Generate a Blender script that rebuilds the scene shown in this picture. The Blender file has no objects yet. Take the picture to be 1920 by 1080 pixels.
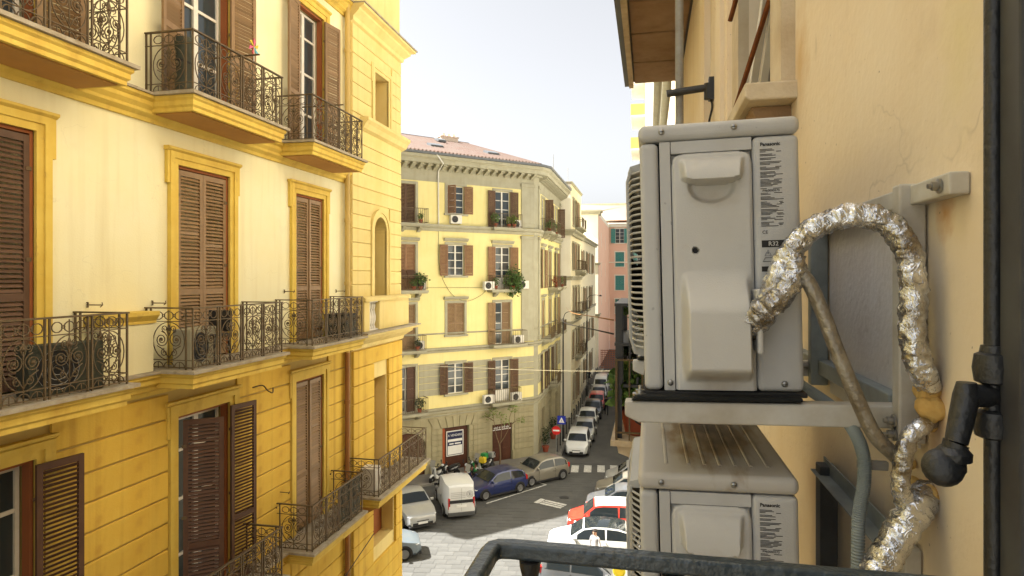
import bpy, bmesh, math, random
from mathutils import Vector, Matrix, noise
R = math.radians
PI = math.pi
rnd = random.Random(7)
S = bpy.context.scene
col = S.collection

# ------------------------------------------------------------------ camera
CAM_Z = 12.5                 # eye height above the street
FPX = 1200.0                 # focal length in photo pixels (1920 wide)
YAW = math.atan(257.0 / FPX) # the street runs along +Y, the camera looks left of it
cd = bpy.data.cameras.new('camera')
cam = bpy.data.objects.new('camera', cd)
col.objects.link(cam)
cam.location = (0, 0, CAM_Z)
cam.rotation_euler = (R(90), 0, YAW)
cd.sensor_width = 36.0
cd.lens = FPX / 1920.0 * 36.0
cd.shift_y = -20.0 / 1920.0
cd.clip_start = 0.02
cd.clip_end = 3000
S.camera = cam

# ------------------------------------------------------------------ sky, sun, exposure
SUN_H = Vector((-0.985, -0.17, 0)).normalized()   # towards the sun, on plan
SUN_EL = R(52)
sun_vec = Vector((SUN_H.x * math.cos(SUN_EL), SUN_H.y * math.cos(SUN_EL), math.sin(SUN_EL)))
W = bpy.data.worlds.new('World')
S.world = W
W.use_nodes = True
nt = W.node_tree
nt.nodes.clear()
wo = nt.nodes.new('ShaderNodeOutputWorld')
bg = nt.nodes.new('ShaderNodeBackground')
sky = nt.nodes.new('ShaderNodeTexSky')
sky.sky_type = 'NISHITA'
sky.sun_disc = False
sky.sun_elevation = SUN_EL
sky.sun_rotation = math.atan2(SUN_H.x, SUN_H.y)
sky.air_density = 1.0
sky.dust_density = 3.0
sky.ozone_density = 1.0
hs = nt.nodes.new('ShaderNodeHueSaturation')
hs.inputs['Saturation'].default_value = 0.15
nt.links.new(sky.outputs[0], hs.inputs['Color'])
nt.links.new(hs.outputs[0], bg.inputs['Color'])
bg.inputs['Strength'].default_value = 0.05
nt.links.new(bg.outputs[0], wo.inputs[0])
sd = bpy.data.lights.new('sun', 'SUN')
sd.energy = 5.0
sd.angle = R(0.55)
sd.color = (1.0, 0.965, 0.90)
sun = bpy.data.objects.new('sun', sd)
col.objects.link(sun)
sun.rotation_euler = sun_vec.to_track_quat('Z', 'Y').to_euler()
sun.location = (0, 0, 60)
S.view_settings.view_transform = 'Standard'
S.view_settings.look = 'None'
S.view_settings.gamma = 1
S.view_settings.exposure = 2.34
S.view_settings.use_curve_mapping = False
S.render.engine = 'CYCLES'
S.cycles.max_bounces = 8
S.cycles.diffuse_bounces = 5
S.cycles.glossy_bounces = 3
S.cycles.caustics_reflective = False
S.cycles.caustics_refractive = False

# ------------------------------------------------------------------ photo pixel -> direction
SN, CS = math.sin(YAW), math.cos(YAW)
def ray(px, py):
    u = (px - 960) / FPX; v = (520 - py) / FPX
    return Vector((-SN + u * CS, CS + u * SN, v))
def on_y(px, py, Y):
    d = ray(px, py); k = Y / d.y
    return Vector((d.x * k, Y, CAM_Z + d.z * k))
def on_x(px, py, X):
    d = ray(px, py); k = X / d.x
    return Vector((X, d.y * k, CAM_Z + d.z * k))
def on_z(px, py, Z=0.0):
    d = ray(px, py); k = (Z - CAM_Z) / d.z
    return Vector((d.x * k, d.y * k, Z))

# ------------------------------------------------------------------ materials
M = {}
def mat(name, c, rough=0.8, metal=0.0, c2=None, var=0.12, scale=2.0, bump=0.0, bscale=60.0, streak=0.0, streak_c=(0.25, 0.18, 0.10),
        objvar=0.0, spec=0.3, coat=0.0, stains=(), cracks=0.0, specks=0.0, spots=0.0, spot_c=(0.12, 0.1, 0.07), spot_scale=9.0):
    """principled material with large-scale colour drift, optional vertical weather streaks, specks and fine relief"""
    m = bpy.data.materials.new(name); m.use_nodes = True
    n = m.node_tree.nodes; L = m.node_tree.links
    b = n['Principled BSDF']
    b.inputs['Roughness'].default_value = rough
    b.inputs['Metallic'].default_value = metal
    b.inputs['Specular IOR Level'].default_value = spec
    b.inputs['Coat Weight'].default_value = coat
    tc = n.new('ShaderNodeTexCoord')
    if c2 is None: c2 = tuple(max(0, x * (1 - var)) for x in c)
    nz = n.new('ShaderNodeTexNoise'); nz.inputs['Scale'].default_value = scale; nz.inputs['Detail'].default_value = 6
    nz.inputs['Roughness'].default_value = 0.62
    L.new(tc.outputs['Object'], nz.inputs['Vector'])
    rp = n.new('ShaderNodeMapRange'); rp.inputs[1].default_value = 0.32; rp.inputs[2].default_value = 0.68
    L.new(nz.outputs['Fac'], rp.inputs[0])
    mx = n.new('ShaderNodeMix'); mx.data_type = 'RGBA'
    mx.inputs[6].default_value = (*c, 1); mx.inputs[7].default_value = (*c2, 1)
    L.new(rp.outputs[0], mx.inputs[0])
    out = mx.outputs[2]
    if streak > 0:
        mp = n.new('ShaderNodeMapping'); mp.inputs['Scale'].default_value = (5, 5, 0.35)
        L.new(tc.outputs['Object'], mp.inputs[0])
        n2 = n.new('ShaderNodeTexNoise'); n2.inputs['Scale'].default_value = 1.0; n2.inputs['Detail'].default_value = 5
        L.new(mp.outputs[0], n2.inputs['Vector'])
        r2 = n.new('ShaderNodeMapRange'); r2.inputs[1].default_value = 0.5; r2.inputs[2].default_value = 0.8
        r2.inputs[4].default_value = streak
        L.new(n2.outputs['Fac'], r2.inputs[0])
        m2 = n.new('ShaderNodeMix'); m2.data_type = 'RGBA'; m2.inputs[7].default_value = (*streak_c, 1)
        L.new(r2.outputs[0], m2.inputs[0]); L.new(out, m2.inputs[6]); out = m2.outputs[2]
    if spots > 0:
        n3 = n.new('ShaderNodeTexNoise'); n3.inputs['Scale'].default_value = spot_scale; n3.inputs['Detail'].default_value = 3
        L.new(tc.outputs['Object'], n3.inputs['Vector'])
        r3 = n.new('ShaderNodeMapRange'); r3.inputs[1].default_value = 0.64; r3.inputs[2].default_value = 0.74
        r3.inputs[4].default_value = spots
        L.new(n3.outputs['Fac'], r3.inputs[0])
        m3 = n.new('ShaderNodeMix'); m3.data_type = 'RGBA'; m3.inputs[7].default_value = (*spot_c, 1)
        L.new(r3.outputs[0], m3.inputs[0]); L.new(out, m3.inputs[6]); out = m3.outputs[2]
    for (cx, cy, cz, sx, sy, sz, sc_, am) in stains:
        mp = n.new('ShaderNodeVectorMath'); mp.operation = 'SUBTRACT'; mp.inputs[1].default_value = (cx, cy, cz); L.new(tc.outputs['Object'], mp.inputs[0])
        dv = n.new('ShaderNodeVectorMath'); dv.operation = 'DIVIDE'; dv.inputs[1].default_value = (sx, sy, sz); L.new(mp.outputs[0], dv.inputs[0])
        ln = n.new('ShaderNodeVectorMath'); ln.operation = 'LENGTH'; L.new(dv.outputs[0], ln.inputs[0])
        n7 = n.new('ShaderNodeTexNoise'); n7.inputs['Scale'].default_value = 2.2 / max(sx, sz); n7.inputs['Detail'].default_value = 6; L.new(tc.outputs['Object'], n7.inputs['Vector'])
        md = n.new('ShaderNodeMath'); md.operation = 'MULTIPLY_ADD'; md.inputs[1].default_value = 1.1; L.new(n7.outputs['Fac'], md.inputs[0]); L.new(ln.outputs['Value'], md.inputs[2])
        r7 = n.new('ShaderNodeMapRange'); r7.inputs[1].default_value = 0.55; r7.inputs[2].default_value = 1.45; r7.inputs[3].default_value = am; r7.inputs[4].default_value = 0; L.new(md.outputs[0], r7.inputs[0])
        m7 = n.new('ShaderNodeMix'); m7.data_type = 'RGBA'; m7.inputs[7].default_value = (*sc_, 1); L.new(r7.outputs[0], m7.inputs[0]); L.new(out, m7.inputs[6]); out = m7.outputs[2]
    if cracks > 0:
        nd = n.new('ShaderNodeTexNoise'); nd.inputs['Scale'].default_value = 1.7; nd.inputs['Detail'].default_value = 5
        L.new(tc.outputs['Object'], nd.inputs['Vector'])
        va = n.new('ShaderNodeVectorMath'); va.operation = 'MULTIPLY_ADD'; va.inputs[1].default_value = (1.1, 1.1, 1.1)
        L.new(nd.outputs['Color'], va.inputs[0]); L.new(tc.outputs['Object'], va.inputs[2])
        vo = n.new('ShaderNodeTexVoronoi'); vo.feature = 'DISTANCE_TO_EDGE'; vo.inputs['Scale'].default_value = 0.9
        L.new(va.outputs[0], vo.inputs['Vector'])
        r5 = n.new('ShaderNodeMapRange'); r5.inputs[1].default_value = 0.0; r5.inputs[2].default_value = 0.006; r5.inputs[3].default_value = cracks; r5.inputs[4].default_value = 0
        L.new(vo.outputs['Distance'], r5.inputs[0])
        ms = n.new('ShaderNodeMath'); ms.operation = 'MULTIPLY'; L.new(r5.outputs[0], ms.inputs[0])
        rr_ = n.new('ShaderNodeMapRange'); rr_.inputs[1].default_value = 0.48; rr_.inputs[2].default_value = 0.6; L.new(nd.outputs['Fac'], rr_.inputs[0]); L.new(rr_.outputs[0], ms.inputs[1])
        m5 = n.new('ShaderNodeMix'); m5.data_type = 'RGBA'; m5.inputs[7].default_value = (*[x * 0.45 for x in c2], 1)
        L.new(ms.outputs[0], m5.inputs[0]); L.new(out, m5.inputs[6]); out = m5.outputs[2]
    if specks > 0:
        n6 = n.new('ShaderNodeTexNoise'); n6.inputs['Scale'].default_value = 75; n6.inputs['Detail'].default_value = 1
        L.new(tc.outputs['Object'], n6.inputs['Vector'])
        r6 = n.new('ShaderNodeMapRange'); r6.inputs[1].default_value = 0.735; r6.inputs[2].default_value = 0.79; r6.inputs[4].default_value = specks
        L.new(n6.outputs['Fac'], r6.inputs[0])
        m6 = n.new('ShaderNodeMix'); m6.data_type = 'RGBA'; m6.inputs[7].default_value = (*[x * 0.3 for x in c2], 1)
        L.new(r6.outputs[0], m6.inputs[0]); L.new(out, m6.inputs[6]); out = m6.outputs[2]
    if objvar > 0:
        oi = n.new('ShaderNodeObjectInfo')
        r4 = n.new('ShaderNodeMapRange'); r4.inputs[3].default_value = 1 - objvar; r4.inputs[4].default_value = 1 + objvar
        L.new(oi.outputs['Random'], r4.inputs[0])
        h = n.new('ShaderNodeHueSaturation'); L.new(r4.outputs[0], h.inputs['Value']); L.new(out, h.inputs['Color']); out = h.outputs[0]
    L.new(out, b.inputs['Base Color'])
    if bump > 0:
        nb = n.new('ShaderNodeTexNoise'); nb.inputs['Scale'].default_value = bscale; nb.inputs['Detail'].default_value = 4
        L.new(tc.outputs['Object'], nb.inputs['Vector'])
        bp = n.new('ShaderNodeBump'); bp.inputs['Strength'].default_value = bump; bp.inputs['Distance'].default_value = 0.01
        L.new(nb.outputs['Fac'], bp.inputs['Height']); L.new(bp.outputs[0], b.inputs['Normal'])
    M[name] = m
    return m

# left palazzo
mat('cream', (0.81, 0.785, 0.555), 0.9, c2=(0.785, 0.735, 0.455), scale=0.7, bump=0.25, bscale=40, streak=0.28, streak_c=(0.52, 0.42, 0.18), spots=0.12, spot_c=(0.5, 0.43, 0.25), spot_scale=1.6, cracks=0.25)
mat('ochre', (0.72, 0.51, 0.09), 0.9, c2=(0.64, 0.41, 0.06), scale=1.1, bump=0.25, bscale=35, streak=0.55, streak_c=(0.36, 0.17, 0.03), spots=0.25, spot_c=(0.42, 0.22, 0.05), spot_scale=2.2, objvar=0.05)
mat('trim_yellow', (0.70, 0.53, 0.115), 0.85, c2=(0.62, 0.43, 0.075), scale=2.5, bump=0.2, streak=0.45, streak_c=(0.36, 0.19, 0.04), spots=0.3, spot_c=(0.38, 0.22, 0.07), spot_scale=7)
mat('pavilion', (0.73, 0.61, 0.27), 0.9, c2=(0.67, 0.53, 0.20), scale=1.0, bump=0.15, streak=0.22, streak_c=(0.4, 0.25, 0.08), objvar=0.04)
mat('groove', (0.52, 0.39, 0.13), 0.95)
mat('slab_stone', (0.42, 0.38, 0.30), 0.85, c2=(0.30, 0.25, 0.17), scale=6, bump=0.3, spots=0.3)
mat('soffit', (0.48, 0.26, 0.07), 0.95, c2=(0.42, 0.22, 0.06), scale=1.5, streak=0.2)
mat('shutter', (0.275, 0.175, 0.085), 0.6, c2=(0.20, 0.12, 0.055), scale=3, streak=0.3, streak_c=(0.27, 0.15, 0.06), objvar=0.14, spec=0.4)
mat('shutter_red', (0.11, 0.058, 0.036), 0.6, c2=(0.075, 0.036, 0.022), scale=3, objvar=0.12)
mat('shutter_dark', (0.13, 0.072, 0.04), 0.6, c2=(0.085, 0.045, 0.026), scale=3, objvar=0.15)
mat('shutter_tan', (0.26, 0.15, 0.075), 0.6, c2=(0.2, 0.1, 0.05), scale=3, objvar=0.15)
mat('iron', (0.10, 0.08, 0.045), 0.55, 0.2, c2=(0.14, 0.09, 0.045), scale=25, bump=0.3, bscale=200)
mat('white_wood', (0.72, 0.70, 0.64), 0.5, c2=(0.6, 0.57, 0.5), scale=6)
mat('white_stone', (0.74, 0.72, 0.66), 0.8, var=0.15, scale=8)
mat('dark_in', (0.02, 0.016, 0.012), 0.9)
mat('reveal_red', (0.30, 0.10, 0.035), 0.9, streak=0.2)
mat('pipe_paint', (0.56, 0.40, 0.13), 0.6, streak=0.25)
mat('pipe_brown', (0.33, 0.15, 0.045), 0.6)
# second palazzo
mat('lemon', (0.77, 0.685, 0.325), 0.9, c2=(0.71, 0.61, 0.26), scale=0.5, bump=0.1, streak=0.2, streak_c=(0.48, 0.36, 0.13), spots=0.04)
mat('stone_grey', (0.385, 0.365, 0.27), 0.9, c2=(0.32, 0.30, 0.215), scale=1.2, bump=0.15, streak=0.25, streak_c=(0.2, 0.17, 0.09), objvar=0.04)
mat('stone_base', (0.37, 0.335, 0.215), 0.9, c2=(0.30, 0.265, 0.16), scale=1.5, bump=0.2, streak=0.3, streak_c=(0.13, 0.1, 0.045), objvar=0.06)
mat('gutter', (0.13, 0.14, 0.15), 0.5, 0.3)
mat('rooftile', (0.15, 0.095, 0.075), 0.9, c2=(0.16, 0.125, 0.105), scale=1.2, bump=0.6, bscale=9, objvar=0.1)
mat('white_wall', (0.84, 0.80, 0.68), 0.9, c2=(0.78, 0.73, 0.6), scale=0.6, streak=0.08)
mat('cream_wall', (0.76, 0.69, 0.50), 0.9, c2=(0.70, 0.62, 0.42), scale=0.6, streak=0.15)
mat('salmon', (0.82, 0.55, 0.41), 0.9, c2=(0.78, 0.50, 0.36), scale=0.4, streak=0.1, streak_c=(0.5, 0.3, 0.2))
mat('peach', (0.72, 0.60, 0.49), 0.9, c2=(0.66, 0.54, 0.43), scale=0.5)
mat('teal', (0.08, 0.32, 0.29), 0.7)
mat('far_yellow', (0.55, 0.47, 0.14), 0.8)
# right wall and machine: rust, dirt and yellower patches have their own places on the render
def _wm(px, py, sx, sz, c, am): q = on_x(px, py, 0.48); return (-q.y, 0.0, q.z, sx, 0.3, sz, c, am)
WALL_STAINS = [_wm(1772, 400, 0.045, 0.06, (0.50, 0.22, 0.05), 0.75), _wm(1758, 770, 0.05, 0.11, (0.52, 0.25, 0.05), 0.8), _wm(1745, 880, 0.05, 0.12, (0.45, 0.25, 0.09), 0.6), _wm(1500, 120, 0.16, 0.22, (0.55, 0.33, 0.10), 0.6),
               _wm(1540, 930, 0.25, 0.18, (0.55, 0.34, 0.14), 0.45), _wm(1580, 720, 0.14, 0.07, (0.5, 0.24, 0.08), 0.6), _wm(1700, 960, 0.12, 0.1, (0.36, 0.28, 0.2), 0.5), _wm(1530, 90, 0.02, 0.05, (0.40, 0.34, 0.24), 0.4), _wm(1800, 60, 0.1, 0.2, (0.72, 0.64, 0.33), 0.5)]
mat('our_wall', (0.79, 0.695, 0.545), 0.92, c2=(0.76, 0.635, 0.46), scale=1.9, bump=0.22, bscale=38, streak=0.35, streak_c=(0.60, 0.43, 0.22), spots=0.18, spot_c=(0.5, 0.38, 0.24), spot_scale=6, cracks=0.5, specks=0.75, stains=WALL_STAINS)
mat('our_stone', (0.64, 0.56, 0.42), 0.9, c2=(0.48, 0.38, 0.25), scale=4, bump=0.3, streak=0.3)
mat('soffit_board', (0.38, 0.26, 0.16), 0.9, c2=(0.28, 0.175, 0.095), scale=2, bump=0.3, streak=0.35, streak_c=(0.12, 0.07, 0.04), objvar=0.1)
mat('soffit_joint', (0.16, 0.15, 0.14), 0.9, spots=0.4)
mat('lead', (0.19, 0.21, 0.22), 0.7, 0.2, bump=0.3)
mat('grey_pipe', (0.30, 0.31, 0.30), 0.6, 0.3, c2=(0.22, 0.2, 0.18), scale=10)
mat('rust', (0.24, 0.075, 0.02), 0.8, 0.3, c2=(0.13, 0.045, 0.015), scale=20, bump=0.4)
mat('ac_paint', (0.49, 0.495, 0.49), 0.55, c2=(0.445, 0.445, 0.435), scale=7, bump=0.08, bscale=300, streak=0.4, streak_c=(0.36, 0.32, 0.25), spec=0.4, specks=0.35)
mat('ac_cover', (0.545, 0.545, 0.525), 0.5, c2=(0.50, 0.49, 0.465), scale=4, bump=0.12, bscale=400, spots=0.12, spot_c=(0.42, 0.36, 0.28), spot_scale=30, spec=0.4, stains=((0.138, -0.03, 0.022, 0.07, 0.06, 0.03, (0.27, 0.19, 0.11), 0.7), (0.085, 0.0, 0.10, 0.016, 0.06, 0.12, (0.40, 0.33, 0.22), 0.5), (0.14, 0.0, 0.385, 0.06, 0.06, 0.03, (0.34, 0.27, 0.18), 0.5)))
mat('ac_white', (0.44, 0.44, 0.42), 0.45, scale=6)
mat('ac_dark', (0.03, 0.03, 0.03), 0.8)
mat('ink', (0.025, 0.025, 0.025), 0.7)
mat('screw', (0.35, 0.35, 0.34), 0.35, 0.9)
mat('rubber', (0.012, 0.013, 0.013), 0.85)
mat('bracket_paint', (0.58, 0.575, 0.54), 0.5, c2=(0.40, 0.36, 0.29), scale=7, spots=0.2, spot_c=(0.25, 0.15, 0.08), spot_scale=12, streak=0.2)
mat('bracket_grey', (0.34, 0.385, 0.385), 0.55, c2=(0.19, 0.21, 0.2), scale=6)
mat('bracket_dark', (0.075, 0.08, 0.08), 0.6, c2=(0.05, 0.05, 0.05), scale=8)
mat('patch_grey', (0.74, 0.72, 0.69), 0.9, c2=(0.66, 0.63, 0.60), scale=3, bump=0.3, streak=0.25, streak_c=(0.50, 0.36, 0.22), spots=0.2, spot_c=(0.3, 0.26, 0.22), spot_scale=25)
mat('conduit', (0.27, 0.31, 0.31), 0.5)
mat('tape_brown', (0.36, 0.335, 0.28), 0.4, 0.6, c2=(0.2, 0.17, 0.125), scale=30, bump=0.5, bscale=90)
mat('foam', (0.62, 0.45, 0.17), 0.9, c2=(0.48, 0.27, 0.07), scale=14, bump=0.9, bscale=50)
mat('black_iron', (0.013, 0.0145, 0.016), 0.42, 0.0, c2=(0.02, 0.021, 0.023), scale=30, bump=0.25, bscale=120, spec=0.55)
mat('rail_paint', (0.05, 0.07, 0.085), 0.3, 0.0, c2=(0.032, 0.045, 0.055), scale=25, bump=0.35, bscale=70, spec=0.6)
mat('leaf_frame', (0.011, 0.010, 0.0095), 0.5, c2=(0.018, 0.016, 0.014), scale=8, spec=0.4)
mat('leaf_edge', (0.06, 0.065, 0.07), 0.45, c2=(0.04, 0.04, 0.045), scale=12, streak=0.3, streak_c=(0.1, 0.11, 0.12))
# street
mat('asphalt', (0.07, 0.069, 0.066), 0.9, c2=(0.095, 0.093, 0.087), scale=0.7, bump=0.4, bscale=30, spots=0.3, spot_c=(0.05, 0.05, 0.047), spot_scale=2)
mat('basalt', (0.086, 0.085, 0.079), 0.8, c2=(0.066, 0.0655, 0.061), scale=1.3, bump=0.3, bscale=25, objvar=0.12, spots=0.45, spot_c=(0.075, 0.073, 0.068), spot_scale=3)
mat('joint', (0.11, 0.10, 0.085), 0.95)
mat('pavement', (0.19, 0.175, 0.15), 0.9, c2=(0.14, 0.13, 0.11), scale=1.5, bump=0.3, spots=0.3, spot_c=(0.08, 0.075, 0.065), spot_scale=4, objvar=0.08)
mat('kerb', (0.27, 0.255, 0.225), 0.9, scale=3, bump=0.3, objvar=0.1)
mat('road_paint', (0.62, 0.61, 0.56), 0.85, c2=(0.25, 0.245, 0.23), scale=7, bump=0.2)
mat('ground', (0.2, 0.19, 0.16), 0.95)
mat('hillgreen', (0.06, 0.09, 0.05), 0.95)
# vehicles
for nm, c in dict(car_white=(0.62, 0.63, 0.62), car_silver=(0.34, 0.345, 0.34), car_grey=(0.10, 0.104, 0.108), car_bronze=(0.20, 0.185, 0.15), car_blue=(0.012, 0.022, 0.10),
                  car_red=(0.52, 0.035, 0.02), car_sky=(0.15, 0.185, 0.215), car_black=(0.02, 0.021, 0.023), car_teal=(0.12, 0.2, 0.24)).items():
    mat(nm, c, 0.28, 0.25 if nm in ('car_silver', 'car_grey', 'car_bronze', 'car_sky', 'car_blue') else 0.0, var=0.08, scale=1.5, coat=0.7, spec=0.5)
mat('tyre', (0.014, 0.014, 0.014), 0.9)
mat('rim', (0.20, 0.20, 0.20), 0.35, 0.4)
mat('plastic', (0.025, 0.025, 0.026), 0.6)
mat('plate', (0.72, 0.72, 0.70), 0.5)
mat('lamp_clear', (0.65, 0.67, 0.68), 0.12, spec=0.7)
mat('lamp_red', (0.45, 0.015, 0.012), 0.2, spec=0.6)
mat('seat', (0.02, 0.018, 0.016), 0.6)
mat('moto_green', (0.03, 0.22, 0.06), 0.4); mat('moto_yellow', (0.62, 0.46, 0.03), 0.4); mat('moto_brown', (0.2, 0.09, 0.05), 0.5)
mat('sign_red', (0.55, 0.02, 0.02), 0.45); mat('sign_blue', (0.015, 0.03, 0.33), 0.45); mat('sign_white', (0.78, 0.78, 0.76), 0.5)
mat('sign_yellow', (0.62, 0.52, 0.03), 0.5); mat('zinc', (0.28, 0.28, 0.27), 0.5, 0.6); mat('poster_blue', (0.022, 0.027, 0.075), 0.6)
mat('door_brown', (0.085, 0.03, 0.016), 0.6, c2=(0.06, 0.022, 0.012), scale=3, streak=0.2, streak_c=(0.14, 0.05, 0.025))
mat('door_orange', (0.34, 0.075, 0.022), 0.6)
mat('lamp_post', (0.02, 0.022, 0.024), 0.5)
mat('terracotta', (0.30, 0.075, 0.04), 0.85, objvar=0.15)
mat('soil', (0.03, 0.02, 0.013), 0.95)
mat('bark', (0.19, 0.13, 0.075), 0.9, bump=0.4)
mat('leaves', (0.11, 0.19, 0.045), 0.6, c2=(0.05, 0.10, 0.022), scale=6, objvar=0.2)
mat('leaves_dark', (0.03, 0.06, 0.022), 0.6, c2=(0.015, 0.03, 0.012), scale=8, objvar=0.2)
mat('leaves_lime', (0.19, 0.25, 0.04), 0.6, c2=(0.10, 0.15, 0.03), scale=6)
mat('skin', (0.42, 0.22, 0.14), 0.6); mat('hair', (0.018, 0.013, 0.01), 0.8)
mat('cloth_dark', (0.018, 0.018, 0.022), 0.9); mat('cloth_grey', (0.42, 0.40, 0.40), 0.9); mat('denim', (0.03, 0.045, 0.09), 0.9)
mat('cable', (0.03, 0.028, 0.025), 0.7); mat('cable_pale', (0.42, 0.37, 0.25), 0.6)
mat('pink', (0.75, 0.12, 0.25), 0.6); mat('sky_toy', (0.1, 0.45, 0.6), 0.6); mat('cloth_red', (0.5, 0.05, 0.04), 0.9); mat('wicker', (0.33, 0.12, 0.06), 0.9)
mat('tarp', (0.07, 0.075, 0.055), 0.8, c2=(0.04, 0.045, 0.035), scale=9, bump=0.4)

def glass(name, c, rough=0.06):
    m = bpy.data.materials.new(name); m.use_nodes = True
    b = m.node_tree.nodes['Principled BSDF']
    b.inputs['Base Color'].default_value = (*c, 1); b.inputs['Roughness'].default_value = rough
    b.inputs['Specular IOR Level'].default_value = 0.55; b.inputs['IOR'].default_value = 1.5
    M[name] = m
glass('pane', (0.035, 0.045, 0.05)); glass('pane_curtain', (0.30, 0.29, 0.25), 0.2); glass('car_glass', (0.012, 0.016, 0.018), 0.04); M['car_glass'].node_tree.nodes['Principled BSDF'].inputs['Specular IOR Level'].default_value = 0.35

def foil():
    m = bpy.data.materials.new('foil'); m.use_nodes = True
    n = m.node_tree.nodes; L = m.node_tree.links; b = n['Principled BSDF']
    b.inputs['Metallic'].default_value = 0.95; b.inputs['Roughness'].default_value = 0.17
    tc = n.new('ShaderNodeTexCoord')
    nz = n.new('ShaderNodeTexNoise'); nz.inputs['Scale'].default_value = 14; nz.inputs['Detail'].default_value = 6; nz.inputs['Roughness'].default_value = 0.7
    L.new(tc.outputs['Object'], nz.inputs['Vector'])
    cr = n.new('ShaderNodeValToRGB')
    cr.color_ramp.elements[0].position = 0.36; cr.color_ramp.elements[0].color = (0.22, 0.19, 0.15, 1)
    cr.color_ramp.elements[1].position = 0.56; cr.color_ramp.elements[1].color = (0.74, 0.76, 0.79, 1)
    L.new(nz.outputs['Fac'], cr.inputs[0]); L.new(cr.outputs[0], b.inputs['Base Color'])
    hs_ = []
    for sc, dist in ((26, 1.2), (64, 1.5)):
        w = n.new('ShaderNodeTexNoise'); w.inputs['Scale'].default_value = sc; w.inputs['Detail'].default_value = 3; w.inputs['Distortion'].default_value = dist
        L.new(tc.outputs['Object'], w.inputs['Vector'])
        ab = n.new('ShaderNodeMath'); ab.operation = 'SUBTRACT'; ab.inputs[1].default_value = 0.5; L.new(w.outputs['Fac'], ab.inputs[0])
        a2 = n.new('ShaderNodeMath'); a2.operation = 'ABSOLUTE'; L.new(ab.outputs[0], a2.inputs[0]); hs_.append(a2)
    ad = n.new('ShaderNodeMath'); ad.operation = 'ADD'; L.new(hs_[0].outputs[0], ad.inputs[0]); L.new(hs_[1].outputs[0], ad.inputs[1])
    bp = n.new('ShaderNodeBump'); bp.inputs['Strength'].default_value = 1.0; bp.inputs['Distance'].default_value = 0.0042
    L.new(ad.outputs[0], bp.inputs['Height']); L.new(bp.outputs[0], b.inputs['Normal'])
    M['foil'] = m
foil()

def ac_lid_material():
    """grey lid with the brown dirt that dripped from the machine above it"""
    m = bpy.data.materials.new('ac_lid_dirty'); m.use_nodes = True
    n = m.node_tree.nodes; L = m.node_tree.links; b = n['Principled BSDF']; b.inputs['Roughness'].default_value = 0.6
    tc = n.new('ShaderNodeTexCoord')
    mp = n.new('ShaderNodeMapping'); mp.inputs['Location'].default_value = (-0.165, -0.40, 0); mp.inputs['Scale'].default_value = (1, 1, 1)
    L.new(tc.outputs['Object'], mp.inputs[0])
    m1 = n.new('ShaderNodeMapping'); m1.inputs['Scale'].default_value = (8.3, 2.6, 0.0)
    L.new(mp.outputs[0], m1.inputs[0])
    ln = n.new('ShaderNodeVectorMath'); ln.operation = 'LENGTH'; L.new(m1.outputs[0], ln.inputs[0])
    nz = n.new('ShaderNodeTexNoise'); nz.inputs['Scale'].default_value = 14; nz.inputs['Detail'].default_value = 5
    m2 = n.new('ShaderNodeMapping'); m2.inputs['Scale'].default_value = (2.2, 0.5, 1); L.new(tc.outputs['Object'], m2.inputs[0]); L.new(m2.outputs[0], nz.inputs['Vector'])
    ad = n.new('ShaderNodeMath'); ad.operation = 'MULTIPLY_ADD'; ad.inputs[1].default_value = 1.5; L.new(nz.outputs['Fac'], ad.inputs[0])
    L.new(ln.outputs['Value'], ad.inputs[2])
    cr = n.new('ShaderNodeValToRGB'); e = cr.color_ramp.elements
    e[0].position = 0.55; e[0].color = (0.085, 0.055, 0.028, 1); e[1].position = 1.0; e[1].color = (0.46, 0.44, 0.40, 1)
    k = cr.color_ramp.elements.new(0.78); k.color = (0.27, 0.20, 0.125, 1)
    dv = n.new('ShaderNodeMath'); dv.operation = 'DIVIDE'; dv.inputs[1].default_value = 1.75; L.new(ad.outputs[0], dv.inputs[0])
    L.new(dv.outputs[0], cr.inputs[0]); L.new(cr.outputs[0], b.inputs['Base Color'])
    M['ac_lid_dirty'] = m
ac_lid_material()

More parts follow.
